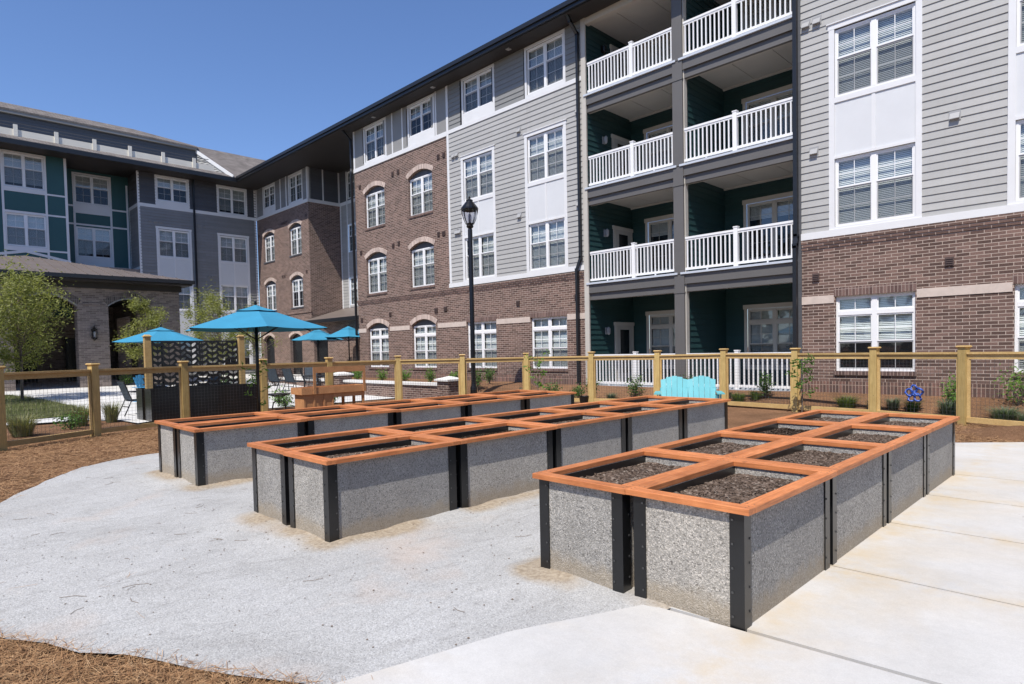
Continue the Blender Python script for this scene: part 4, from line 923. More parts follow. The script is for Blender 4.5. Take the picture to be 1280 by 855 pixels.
def soil_mesh(seed, nx=34, ny=62):
    m_ = MB(); 
    for j in range(ny + 1):
        for i in range(nx + 1):
            x = .05 + (PW - .1) * i / nx; y = .05 + (PL - .1) * j / ny
            z = .652 - .02 * (abs(2 * x / PW - 1) ** 3 + abs(2 * y / PL - 1) ** 3) + .020 * noise.noise((x * 4, y * 4, seed)) + .010 * noise.noise((x * 16, y * 16, seed + 3)) + .010 * noise.noise((x * 45, y * 45, seed + 7)) + random.uniform(-.004, .004)
            m_.v.append((x, y, z))
    for j in range(ny):
        for i in range(nx): k = j * (nx + 1) + i; m_.f.append((k, k + 1, k + nx + 2, k + nx + 1)); m_.m.append(0)
    # bark chips
    for k in range(900):
        x = random.uniform(.07, PW - .07); y = random.uniform(.07, PL - .07); z = .658 - .02 * (abs(2 * x / PW - 1) ** 3 + abs(2 * y / PL - 1) ** 3) + .020 * noise.noise((x * 4, y * 4, seed)) + .010 * noise.noise((x * 16, y * 16, seed + 3))
        a = random.uniform(0, 6.3); L = random.uniform(.004, .014); d = Vector((math.cos(a), math.sin(a), random.uniform(-.5, .5))) * L; e = Vector((-math.sin(a), math.cos(a), random.uniform(-.6, .6))) * random.uniform(.002, .005); c = Vector((x, y, z))
        m_.poly([c - d - e, c + d - e, c + d + e, c - d + e])
    o_ = m_.build('soil', M['soil'], fix=False); d = o_.data; bpy.data.objects.remove(o_); return d
soils = [soil_mesh(s * 11.3) for s in range(4)]
proto = planter_proto(); first = True
ords = ['nearest', 'second nearest', 'third', 'fourth', 'fifth and farthest']
for ri, (rn, x0, y0, n, SL) in enumerate(rows):
    for cix in (0, 1):
        for k in range(n):
            o_ = proto if first else copy_tree(proto); first = False
            o_.location = (x0 + cix * SP, y0 + k * SL, (0.006 if ri == 0 else .014) + random.uniform(-.004, .004)); o_.rotation_euler = (0, 0, random.uniform(-.0025, .0025)); o_.scale = (1, SL / 1.431, 1)
            s_o = link('soil', soils[(k * 2 + cix + ri) % 4], o_)
            od = ords[k] if not (n == 4 and k == 3) else 'fourth and farthest'
            side_ = ('left-hand', 'right-hand')[cix]
            rowd = {'right': 'right row beside the concrete path', 'middle': 'middle row', 'left': 'left row along the umbrella'}[rn]
            tag(o_, f'{od} {side_} redwood-capped gravel planter of the {rowd}', 'raised planter', 'raised garden planters')

# ------------------------------------------------------------------ fence
FP = [(-13.9, -.3), (-14.79, 1.43), (-15.73, 3.11), (-16.27, 5.06), (-16.26, 6.99), (-16.22, 8.87), (-16.01, 11.06), (-14.5, 12.35), (-13.45, 14.05), (-11.6, 14.95), (-9.7, 15.55), (-7.85, 15.85), (-5.95, 15.75), (-4.15, 15.5), (-2.44, 14.98), (-.62, 14.3), (1.2, 13.9)]
F = thing('garden_fence', 'pressure-treated pine post and rail fence with wire mesh panels around the planters', 'fence', (FP[0][0], FP[0][1], 0))
off = -Vector((FP[0][0], FP[0][1], 0))
for i, (x, y) in enumerate(FP):
    a = FP[max(i - 1, 0)]; b = FP[min(i + 1, len(FP) - 1)]; ang = math.atan2(b[1] - a[1], b[0] - a[0])
    if i == 14: ang -= .12
    p = MB(); h = 1.50; s = .072; p.xyz(-s, s, -s, s, -.1, h)
    po = p.build('post', M['pine_post'], F, Vector((x, y, gz(x, y))) + off, ang)
    c = MB(); c.hexa([(-.07, -.07, h), (.07, -.07, h), (.07, .07, h), (-.07, .07, h), (-.10, -.10, h + .03), (.10, -.10, h + .03), (.10, .10, h + .03), (-.10, .10, h + .03)])
    c.hexa([(-.10, -.10, h + .03), (.10, -.10, h + .03), (.10, .10, h + .03), (-.10, .10, h + .03), (-.085, -.085, h + .055), (.085, -.085, h + .055), (.085, .085, h + .055), (-.085, .085, h + .055)])
    c.build('post_cap', M['pine'], po)
wire_m = newmat('wire', (.10, .10, .10), .5, .6)
for i, (a, b) in enumerate(zip(FP, FP[1:])):
    A3 = Vector((*a, gz(*a))) ; B3 = Vector((*b, gz(*b))); d = (B3 - A3); L = d.length; d.normalize(); s = A3 + d * .075; e = B3 - d * .075; z = Vector((0, 0, 1)); nrm = Vector((-d.y, d.x, 0))
    for nm, zc, w_, h_ in (('top_rail', 1.405, .10, .042), ('fascia_rail', 1.335, .04, .095), ('bottom_rail', .10, .085, .10)):
        m_ = MB(); m_.bar(s + z * zc - A3, e + z * zc - A3, w_, h_)
        m_.build(nm, M['pine'], F, A3 + off)
    m_ = MB()
    inner = e - s; n_ = int(inner.length / .075)
    for side2 in (s, e - d * .035): m_.bar(side2 + d * .0175 + z * .15 - A3, side2 + d * .0175 + z * 1.28 - A3, .035, .035) if 0 else None
    for k in range(1, n_): p = s + inner * (k / n_) - A3; m_.bar(p + z * .15, p + z * 1.30, .0032)
    for k in range(16): zz = .17 + k * .075; m_.bar(s - A3 + z * zz, e - A3 + z * zz, .0032)
    m_.build('wire_mesh', wire_m, F, A3 + off, fix=False)
    for q in (s + d * .02, e - d * .02): m_ = MB(); m_.bar(q + z * .15 - A3, q + z * 1.285 - A3, .036, .06); m_.build('side_batten', M['pine'], F, A3 + off)

# ------------------------------------------------------------------ lamp post
L_ = thing('street_lamp', 'tall black lamp post with acorn glass lantern in front of the grey siding', 'lamp post', (-15.42, 13.6, .2))
q = MB(); q.lathe([(.0, -.15), (.11, -.15), (.11, .25), (.085, .3), (.075, .45), (.075, .5), (.075, 5.38), (.06, 5.42)], 16); q.build('pole', M['lamp_black'], L_, smooth=True)
q = MB(); q.lathe([(.06, 5.42), (.10, 5.45), (.12, 5.50), (.10, 5.53), (.13, 5.58)], 14)
for k in range(8):
    a = k * math.pi / 4; pts = [(.12, 5.55), (.20, 5.72), (.255, 5.92), (.262, 6.02)]; q.tube([(r * math.cos(a), r * math.sin(a), z) for r, z in pts], .012, 6)
q.lathe([(.262, 6.0), (.285, 6.03), (.28, 6.08), (.22, 6.16), (.14, 6.26), (.11, 6.28), (.11, 6.34), (.05, 6.37), (.02, 6.4), (.03, 6.43), (.005, 6.47)], 16); hd = q.build('lamp_head', M['lamp_black'], L_, smooth=False)
q = MB(); q.lathe([(.11, 5.58), (.19, 5.74), (.245, 5.94), (.25, 6.03)], 16); q.build('globe', M['lampglass'], hd, smooth=True, fix=False)
q = MB(); q.lathe([(0, 5.58), (.045, 5.6), (.06, 5.75), (.05, 5.86), (0, 5.9)], 10); q.build('bulb', newmat('bulb', (.75, .75, .78), .4), hd, smooth=True)

# ------------------------------------------------------------------ umbrellas
def umbrella(loc, rot, rad, ztop, zrim, label, n=6):
    U = thing('patio_umbrella', label, 'umbrella', loc, rot, 'blue patio umbrellas')
    q = MB(); q.lathe([(0, .0), (.032, 0), (.032, ztop - .02), (.0, ztop - .01)], 10); q.build('pole', M['lamp_black'], U, smooth=True)
    q = MB(); q.lathe([(0, 0), (.27, 0), (.27, .05), (.08, .09), (.035, .11), (.035, .35), (0, .35)], 20); q.build('base', M['black'], U)
    def canopy(r0, r1, z0, z1, sag=.04, m=7, name='canopy'):
        q = MB(); P_ = []
        for k in range(n):
            a0, a1 = 2 * math.pi * k / n, 2 * math.pi * (k + 1) / n
            for i in range(m):
                for j in range(m):
                    def pt(i_, j_):
                        t = i_ / m; s_2 = j_ / m; r = lerp(r0, r1, t); x = lerp(math.cos(a0), math.cos(a1), s_2) * r; y = lerp(math.sin(a0), math.sin(a1), s_2) * r
                        inn = 1 - .05 * math.sin(math.pi * s_2) * t; return (x * inn, y * inn, lerp(z0, z1, t) - sag * math.sin(math.pi * s_2) * t * .6 - .012 * math.sin(math.pi * t))
                    q.poly([pt(i, j), pt(i + 1, j), pt(i + 1, j + 1), pt(i, j + 1)])
        o_ = q.build(name, M['canvas'], U, fix=True)
        bm = bmesh.new(); bm.from_mesh(o_.data); bmesh.ops.remove_doubles(bm, verts=bm.verts, dist=1e-4); bmesh.ops.recalc_face_normals(bm, faces=bm.faces); bm.to_mesh(o_.data); bm.free()
        return o_
    c = canopy(.16, rad, lerp(ztop, zrim, .12) - .0, zrim); v = canopy(.02, rad * .30, ztop, lerp(ztop, zrim, .30) + .022, .01, 4, 'vent_flap'); v.parent = c
    for k in range(n):
        a = 2 * math.pi * k / n; q = MB(); q.bar((.03 * math.cos(a), .03 * math.sin(a), ztop - .08), (rad * .985 * math.cos(a), rad * .985 * math.sin(a), zrim - .02), .014, .02)
        q.bar((.03 * math.cos(a), .03 * math.sin(a), lerp(zrim, ztop, .1) - .25), (rad * .5 * math.cos(a), rad * .5 * math.sin(a), lerp(ztop, zrim, .5) - .06), .01, .016); q.build('rib', M['lamp_black'], U)
    q = MB(); q.lathe([(0, ztop + .11), (.02, ztop + .09), (.028, ztop + .05), (.02, ztop - .01)], 10); q.build('finial', M['lamp_black'], U, smooth=True)
    return U
RAD = 1.46
umbrella((-12.76, 5.38, .015), R(45), RAD, 2.66, 2.17, 'large blue patio umbrella on a dark pole beside the left row of planters')
umbrella((-22.95, 6.50, .02), R(28), 1.42, 2.63, 2.15, 'blue patio umbrella behind the leaf-pattern screen, in front of the portico')
umbrella((-30.7, 16.2, .35), R(10), 1.35, 2.62, 2.05, 'far blue patio umbrella in front of the dark arched doors, overlapping another')
umbrella((-28.95, 17.0, .4), R(30), 1.35, 2.66, 2.1, 'farthest right blue patio umbrella beside the first arched window')

# ------------------------------------------------------------------ bench
Bn = thing('garden_bench', 'turquoise double-backed wooden bench with fan-shaped slat backs in front of the fence', 'bench', (-6.95, 12.35, .0), R(31)); Bn.scale = (.93, .93, .98)
for sx in (-1, 1):
    cx = sx * .31
    for k in range(5):
        x = cx + (k - 2) * .118; top = 1.02 - .015 * (k - 2) ** 2; fan = (k - 2) * .010
        q = MB(); q.hexa([(x - .056, -.02, .30), (x + .056, -.02, .30), (x + .056, .0, .30), (x - .056, .0, .30), (x + fan - .061, .20, top - .012 * max(0, -(k - 2))), (x + fan + .061, .20, top - .012 * max(0, k - 2)), (x + fan + .061, .22, top - .012 * max(0, k - 2)), (x + fan - .061, .22, top - .012 * max(0, -(k - 2)))])
        q.build('back_slat', M['turq'], Bn)
q = MB(); q.bar((-.62, .05, .42), (.62, .05, .42), .03, .09); q.bar((-.64, .15, .72), (.64, .15, .72), .03, .08); q.build('back_rail', M['turq'], Bn)
q = MB()
for k in range(5): yy = -.50 + k * .105; q.xyz(-.60, .60, yy, yy + .09, .36 - .012 * k, .38 - .012 * k)
q.build('seat', M['turq'], Bn)
for sx in (-1, 1):
    q = MB(); x = sx * .69; q.hexa([(x - .08, -.60, .655), (x + .08, -.60, .655), (x + .06, .18, .655), (x - .06, .18, .655), (x - .08, -.60, .68), (x + .08, -.60, .68), (x + .06, .18, .68), (x - .06, .18, .68)]); q.build('armrest', M['turq'], Bn)
    q = MB(); q.xyz(sx * .64 - .02, sx * .64 + .02, -.52, -.42, 0, .654); q.hexa([(x - .012, -.50, .44), (x + .012, -.50, .44), (x + .012, -.44, .44), (x - .012, -.44, .44), (x - .012, -.56, .654), (x + .012, -.56, .654), (x + .012, -.36, .654), (x - .012, -.36, .654)]); q.build('front_leg', M['turq'], Bn)
    q = MB(); q.bar((sx * .60, -.50, .32), (sx * .60, .42, .03), .035, .12); q.bar((sx * .60, .10, .2), (sx * .62, .14, .6), .035, .07); q.build('rear_leg', M['turq'], Bn)

# ------------------------------------------------------------------ trellis screen with black planter boxes
def black_box(x0, x1, y0, y1, label):
    T = thing('metal_planter_box', label, 'planter box', (x0, y0, .01), 0, 'black metal planter boxes under the leaf screen')
    q = MB(); W2, D2, h = x1 - x0, y1 - y0, .83; e = .03
    for a in ((0, W2, 0, e), (0, W2, D2 - e, D2), (0, e, e, D2 - e), (W2 - e, W2, e, D2 - e)): q.xyz(a[0], a[1], a[2], a[3], 0, h)
    q.build('shell', M['black'], T); q = MB(); q.xyz(e, W2 - e, e, D2 - e, .1, h - .08); q.build('soil', M['soil'], T)
    q = MB()
    for a in ((-.008, W2 + .008, -.008, .0), (W2, W2 + .008, 0, D2)): q.xyz(a[0], a[1], a[2], a[3], h - .04, h + .004)
    q.build('rim', M['black'], T)
black_box(-18.28, -17.74, 4.73, 7.45, 'long black metal planter box nearest the fence under the leaf screen')
black_box(-18.95, -18.40, 4.70, 7.45, 'long black metal planter box on the patio side of the leaf screen')
S = thing('privacy_screen', 'black leaf-pattern metal screen between two tall pine posts', 'screen', (-18.34, 4.85, .01))
for y_ in (0, 2.42):
    q = MB(); q.xyz(-.07, .07, y_ - .075, y_ + .075, -.1, 2.18); po = q.build('post', M['pine'], S)
    q = MB(); q.xyz(-.09, .09, y_ - .095, y_ + .095, 2.181, 2.205); q.hexa([(-.075, y_ - .08, 2.205), (.075, y_ - .08, 2.205), (.075, y_ + .08, 2.205), (-.075, y_ + .08, 2.205), (-.05, y_ - .05, 2.24), (.05, y_ - .05, 2.24), (.05, y_ + .05, 2.24), (-.05, y_ + .05, 2.24)]); q.build('post_cap', M['pine'], po)
q = MB(); ya, yb, za, zb = .10, 2.32, .72, 2.08; ncol = 8; cw_ = (yb - ya) / ncol; pitch_ = .158
q.xyz(-.012, .012, ya, yb, zb - .04, zb); q.xyz(-.012, .012, ya, yb, za, za + .03); q.xyz(-.012, .012, ya, ya + .03, za, zb); q.xyz(-.012, .012, yb - .03, yb, za, zb)
for c in range(ncol):
    yc = ya + (c + .5) * cw_; q.xyz(-.004, .004, yc - .008, yc + .008, za, zb)
    if c: q.xyz(-.003, .003, ya + c * cw_ - .007, ya + c * cw_ + .007, za, zb)
    ph = 0 if c % 2 == 0 else pitch_ / 2
    for sgn in (-1, 1):
        a = cw_ / 2; N = 6
        for k in range(-1, 10):
            zb0 = za + ph + k * pitch_
            for i in range(N):
                x0_, x1_ = a * i / N, a * (i + 1) / N
                def lo(x): return zb0 + x * .55 + .5 * .088 * math.sin(math.pi * (x / a) ** .8) ** .8 + .03
                def hi(x): return zb0 + pitch_ + x * .55 - .5 * .088 * math.sin(math.pi * (x / a) ** .8) ** .8 + .03
                pts = [(x0_, lo(x0_)), (x1_, lo(x1_)), (x1_, hi(x1_)), (x0_, hi(x0_))]; pts = [(u, clamp(v, za, zb)) for u, v in pts]
                if abs(pts[2][1] - pts[1][1]) + abs(pts[3][1] - pts[0][1]) < .002: continue
                (p0, q0), (p1, q1), (p2, q2), (p3, q3) = pts
                q.poly([(.002, yc + sgn * p0, q0), (.002, yc + sgn * p1, q1), (.002, yc + sgn * p2, q2), (.002, yc + sgn * p3, q3)])
                q.poly([(-.002, yc + sgn * p0, q0), (-.002, yc + sgn * p1, q1), (-.002, yc + sgn * p2, q2), (-.002, yc + sgn * p3, q3)])
q.build('leaf_panel', M['black'], S, fix=False)

# ------------------------------------------------------------------ potting bench
W = thing('potting_bench', 'cedar potting bench with cabinet and raised back frame behind the fence', 'potting bench', (-15.3, 7.62, .0), 0); W.scale = (.9, .9, 1.)
q = MB(); q.xyz(-.55, 0, .0, .95, .02, .60); cb = q.build('cabinet', M['cedar'], W)
q = MB()
for yy in (.0, .30, .62, .90): q.xyz(0, .018, yy, yy + .05, .02, .60)
q.build('cabinet_frame', M['cedar'], cb)
q = MB(); q.xyz(-.62, .03, -.08, 2.05, .60, .63); q.xyz(.03, .055, -.08, 2.05, .60, .777); q.xyz(-.62, -.595, -.08, 2.05, .63, .777); q.xyz(-.595, .03, -.08, -.055, .63, .777); q.xyz(-.595, .03, 2.025, 2.05, .63, .777); q.xyz(0, .02, .95, 2.0, .48, .60); q.build('counter_tray', M['cedar'], W)
for yy, xx in ((1.93, -.06), (1.93, -.60), (1.55, -.60)): q = MB(); q.xyz(xx, xx + .07, yy, yy + .07, 0, .60); q.build('leg', M['cedar'], W)
for yy in (.28, 1.93): q = MB(); q.xyz(.056, .085, yy, yy + .08, .60, 1.31); q.build('frame_post', M['cedar'], W)
q = MB(); q.xyz(.056, .085, .36, 1.93, 1.155, 1.31); q.build('top_rail', M['cedar'], W)

# ------------------------------------------------------------------ bistro table
T = thing('bistro_table', 'small round black wrought-iron bistro table left of the potting bench', 'table', (-18.35, 8.35, .015))
q = MB(); q.lathe([(0, .47), (.33, .47), (.34, .46), (.34, .44), (.33, .43), (.0, .455)], 24)
for k in range(16): a = k * math.pi / 8; q.bar((.33 * math.cos(a), .33 * math.sin(a), .45), (.1 * math.cos(a), .1 * math.sin(a), .37), .014)
q.build('table_top', M['chair_frame'], T)
q = MB(); q.lathe([(.02, .1), (.02, .45)], 8); q.build('column', M['chair_frame'], T)
for k in range(4):
    a = k * math.pi / 2 + .4; q = MB(); q.tube([(r * math.cos(a), r * math.sin(a), z) for r, z in ((.02, .22), (.12, .25), (.22, .2), (.26, .08), (.27, .0))], .013, 6); q.build('leg', M['chair_frame'], T)

# ------------------------------------------------------------------ chairs, tables
def chair_proto():
    c = link('sling_chair', None)
    q = MB(); q.poly([(-.24, -.25, .44), (.24, -.25, .44), (.24, .22, .41), (-.24, .22, .41)]); q.poly([(-.24, .22, .40), (.24, .22, .40), (.24, -.25, .43), (-.24, -.25, .43)]); q.build('seat', M['sling'], c, fix=False)
    q = MB(); q.hexa([(-.24, .21, .44), (.24, .21, .44), (.24, .225, .44), (-.24, .225, .44), (-.24, .40, .95), (.24, .40, .95), (.24, .415, .95), (-.24, .415, .95)]); q.build('backrest', M['sling'], c)
    for s in (-1, 1):
        x = s * .26; q = MB(); q.tube([(x, -.30, 0), (x, -.27, .3), (x, -.25, .64), (x, -.20, .66), (x, .15, .66), (x, .32, .68)], .015, 6); q.build('front_leg', M['chair_frame'], c)
        q = MB(); q.tube([(x, .42, 0), (x, .28, .3), (x, .22, .45), (x, .40, .97)], .016, 6); q.tube([(x, -.27, .43), (x, .23, .42)], .014, 6); q.build('rear_leg', M['chair_frame'], c)
    q = MB()
    for y_, z_ in ((-.26, .43), (.40, .96), (.30, .25)): q.bar((-.26, y_, z_), (.26, y_, z_), .022)
    q.build('crossbar', M['chair_frame'], c); return c
ch = chair_proto(); cg = 'sling chairs on the patio'
spots = [(-24.6, 11.2, 200, 'grey sling patio chair left of the pair near the white seat wall'), (-23.9, 11.55, 195, 'grey sling patio chair beside the potting bench post'),
         (-22.6, 11.6, 150, 'dark sling patio chair seen through the potting bench frame'), (-24.4, 12.5, 60, 'dark sling patio chair behind the pair near the seat wall'),
         (-20.3, 5.05, 185, 'black sling patio chair in front of the yellow flowers at the screen end'), (-21.6, 6.0, 160, 'dark sling patio chair half hidden behind the leaf screen'),
         (-22.2, 7.6, 20, 'dark sling patio chair under the smaller umbrella behind the screen')]
for i, (x, y, r, lb) in enumerate(spots):
    c = ch if i == 0 else copy_tree(ch); c.location = (x, y, gz(x, y) + .012); c.rotation_euler = (0, 0, R(r)); tag(c, lb, 'chair', cg)
def table(loc, r, h, lb, mat='chair_frame', name='patio_table'):
    t = thing(name, lb, 'table', loc); q = MB(); q.lathe([(0, h), (r, h), (r, h - .03), (0, h - .03)], 24); q.build('table_top', M[mat], t)
    for k in range(4): a = k * math.pi / 2 + .7; q = MB(); q.tube([(r * .8 * math.cos(a), r * .8 * math.sin(a), 0), (r * .6 * math.cos(a), r * .6 * math.sin(a), h - .03)], .016, 6); q.build('leg', M['chair_frame'], t)
table((-22.95, 6.5, .04), .6, .74, 'round dark patio table under the smaller umbrella behind the leaf screen')
table((-23.3, 12.2, .06), .5, .74, 'round dark patio table seen through the potting bench frame')
# blue adirondack chair
A = thing('adirondack_chair', 'blue adirondack chair behind the leaf screen post', 'chair', (-24.2, 6.35, .06), R(120))
q = MB()
for k in range(5): x = (k - 2) * .11; q.hexa([(x - .05, .0, .3), (x + .05, .0, .3), (x + .05, .02, .3), (x - .05, .02, .3), (x - .05, .3, 1.0 - .02 * (k - 2) ** 2), (x + .05, .3, 1.0 - .02 * (k - 2) ** 2), (x + .05, .32, 1.0 - .02 * (k - 2) ** 2), (x - .05, .32, 1.0 - .02 * (k - 2) ** 2)])
q.build('backrest', M['bluechair'], A)
q = MB(); q.hexa([(-.28, -.5, .36), (.28, -.5, .36), (.28, .05, .27), (-.28, .05, .27), (-.28, -.5, .39), (.28, -.5, .39), (.28, .05, .30), (-.28, .05, .30)]); q.build('seat', M['bluechair'], A)
for s in (-1, 1):
    q = MB(); q.xyz(s * .36 - .06, s * .36 + .06, -.55, .22, .58, .6); q.build('armrest', M['bluechair'], A)
    q = MB(); q.xyz(s * .32 - .015, s * .32 + .015, -.48, -.38, 0, .58); q.bar((s * .32, -.45, .3), (s * .32, .4, .03), .03, .1); q.build('leg', M['bluechair'], A)

# ------------------------------------------------------------------ seat wall
SW = thing('seat_wall', 'low brick seat wall with white cast-stone caps and piers holding the planting bed', 'low wall', (-16, 13.0, 0))
def spart(mb, nm, mt): o_ = mb.build(nm, mt, SW); o_.matrix_parent_inverse = Matrix.Translation((16, -13.0, 0)); return o_
q = MB(); q.xyz(-28.8, -16.3, 13.05, 13.30, -.1, .50); spart(q, 'wall', M['brick'])
q = MB(); q.xyz(-28.8, -16.3, 12.99, 13.36, .501, .59); spart(q, 'wall_cap', M['cap_white'])
for x_ in (-16.05, -22.96, -28.96):
    y_ = 13.1; q = MB(); q.xyz(x_ - .29, x_ + .29, y_ - .29, y_ + .29, -.1 + gz(x_, 12.5), .68 + gz(x_, 12.5)); spart(q, 'pier', M['brick'])
    z = .681 + gz(x_, 12.5); q = MB(); q.xyz(x_ - .36, x_ + .36, y_ - .36, y_ + .36, z, z + .06); q.hexa([(x_ - .36, y_ - .36, z + .06), (x_ + .36, y_ - .36, z + .06), (x_ + .36, y_ + .36, z + .06), (x_ - .36, y_ + .36, z + .06), (x_ - .03, y_ - .03, z + .15), (x_ + .03, y_ - .03, z + .15), (x_ + .03, y_ + .03, z + .15), (x_ - .03, y_ + .03, z + .15)]); spart(q, 'pier_cap', M['cap_white'])

# ------------------------------------------------------------------ plants
def leafquad(mb, c, size, nrm_bias=.0, asp=.45):
    a = Vector((random.gauss(0, 1), random.gauss(0, 1), random.gauss(0, .7))).normalized(); b = a.cross(Vector((random.gauss(0, 1), random.gauss(0, 1), random.gauss(0, 1)))).normalized()
    a *= size; b *= size * asp; mb.poly([c - a, c + b * .9 - a * .1, c + a, c - b * .9 - a * .1])
def tree(x, y, H, crown_z, rad, nleaf, mat, label, lean=.0, clumps=26, leaf=.055, name='young_tree', flat=1.0, trunk=.045):
    z0 = gz(x, y); T = thing(name, label, 'tree', (x, y, z0)); rnd = random.Random(int(x * 100) ^ 77)
    q = MB(); q.tube([(0, 0, -.1), (.02, .01, crown_z * .5), (lean, .03, crown_z), (lean * 1.3, .02, H * .85)], [trunk * 1.15, trunk, trunk * .8, trunk * .25], 8)
    cents = []
    for k in range(clumps):
        t = rnd.random(); zz = lerp(crown_z * 1.0, H * 1.0, t); rr = rad * math.sin(math.pi * clamp(.14 + .80 * t)) ** .8 * rnd.uniform(.3, 1.12); an = rnd.uniform(0, 6.283)
        c = Vector((lean + rr * math.cos(an), rr * math.sin(an) * flat, zz)); cents.append((c, rnd.uniform(.10, .40) * rad))
        st = Vector((lean * .8, 0, lerp(crown_z * .9, zz, .35))); mid = (st + c) / 2 + Vector((0, 0, -.05)); q.tube([st, mid, c], [trunk * .35, trunk * .22, .004], 5, cap=False)
    q.build('trunk', M['bark'], T, smooth=True)
    m_ = MB(); st_ = random.getstate(); random.seed(int(abs(x * 31 + y * 7) * 10))
    for k in range(nleaf):
        c, r = random.choice(cents); p = c + Vector((random.gauss(0, 1), random.gauss(0, 1), random.gauss(0, 1.15))) * r * .6; leafquad(m_, p, leaf * random.uniform(.5, 1.25), asp=.32)
    m_.build('crown', mat, T, fix=False); random.setstate(st_); return T
tree(-27.0, 3.25, 4.35, 1.35, 1.35, 10500, M['leaf_olive'], 'feathery olive-green young tree on the lawn in front of the portico arch', clumps=46, leaf=.065)
tree(-26.2, 1.75, 4.2, 1.5, 1.25, 6500, M['leaf_olive'], 'feathery young tree at the left edge of the picture', clumps=40, leaf=.065)
tree(-30.4, 8.0, 3.75, 1.4, .95, 6500, M['leaf_olive'], 'small rounded young tree in front of the portico pillar', clumps=30, leaf=.062)
tree(-30.2, 11.0, 4.1, 1.3, 1.4, 8500, M['leaf_olive'], 'loose airy young tree right of the portico behind the umbrella', clumps=36, leaf=.062)
tree(-30.8, 12.9, 3.6, 1.3, 1.05, 3000, M['leaf_olive'], 'thin sparse young tree before the wing windows', clumps=26, leaf=.055)
def sapling(x, y, H, label, n=120, z=None, spread=.38, leaf=.055, mat='leaf_bright'):
    z = gz(x, y) if z is None else z; T = thing('sapling', label, 'sapling', (x, y, z)); q = MB(); cents = []
    q.tube([(0, 0, -.05), (.02, .01, H * .5), (0, .03, H)], [.014, .010, .004], 6)
    rnd = random.Random(int(x * 10))
    for k in range(9):
        zz = H * (.32 + .07 * k); a = k * 2.4; L = spread * rnd.uniform(.6, 1.1); e = Vector((L * math.cos(a), L * math.sin(a), zz + .12)); q.tube([(0, .01, zz), e], [.006, .002], 4, cap=False); cents += [Vector((0, .01, zz)).lerp(e, t) for t in (.45, .7, 1.)]
    q.build('stem', M['bark'], T); m_ = MB()
    for k in range(n): leafquad(m_, random.choice(cents) + Vector((random.gauss(0, .05), random.gauss(0, .05), random.gauss(0, .05))), leaf * random.uniform(.7, 1.3), asp=.4)
    m_.build('leaves', M[mat], T, fix=False)
sapling(-13.15, 5.52, 1.6, 'spindly sapling with pinnate leaves beside the large umbrella pole', 75, 0.01, .38)
sapling(-12.3, 13.3, 1.65, 'slim sapling in front of the fence and the fourth ground-floor window', 170, 0.0, .36)
sapling(-5.62, 15.25, 1.32, 'slim leafy sapling at the fence post right of the bench', 190, 0.03, .26, mat='leaf_green')
def shrub(x, y, h, r, mat, label, n=420, leaf=.035, name='shrub', z=None):
    z = gz(x, y) if z is None else z; T = thing(name, label, 'shrub', (x, y, z), group='foundation shrubs' if name == 'shrub' else None)
    q = MB(); tips = []
    for k in range(12):
        a = k * 2.4 + random.uniform(-.3, .3); t = Vector((r * .8 * math.cos(a) * random.uniform(.3, 1), r * .8 * math.sin(a) * random.uniform(.3, 1), h * random.uniform(.55, .98))); q.tube([(0, 0, -.03), t * .5 + Vector((0, 0, .03)), t], [.008, .006, .002], 4, cap=False); tips.append(t)
    q.build('stems', M['bark'], T); m_ = MB()
    for k in range(n):
        t = random.choice(tips); p = t * random.uniform(.35, 1.05) + Vector((random.gauss(0, 1), random.gauss(0, 1), random.gauss(0, 1))) * r * .22; p.z = max(p.z, .02); leafquad(m_, p, leaf * random.uniform(.7, 1.4))
    m_.build('foliage', M[mat], T, fix=False)
def tuft(x, y, h, r, mat, label, n=260, z=None, cat='ornamental grass'):
    z = gz(x, y) if z is None else z; T = MB()
    for k in range(n):
        a = random.uniform(0, 6.283); rr = r * math.sqrt(random.random()) * .45; b = Vector((rr * math.cos(a), rr * math.sin(a), -.01)); out = Vector((math.cos(a), math.sin(a), 0)) * r * random.uniform(.2, 1.); hh = h * random.uniform(.55, 1.)
        m1 = b + out * .35 + Vector((0, 0, hh * .65)); tp_ = b + out + Vector((0, 0, hh)); s = Vector((-math.sin(a), math.cos(a), 0)) * .006
        T.poly([b - s, b + s, m1 + s * .8, m1 - s * .8]); T.poly([m1 - s * .8, m1 + s * .8, tp_])
    o_ = T.build('ornamental_grass', M[mat], None, (x, y, z), fix=False); tag(o_, label, cat, 'ornamental grasses')
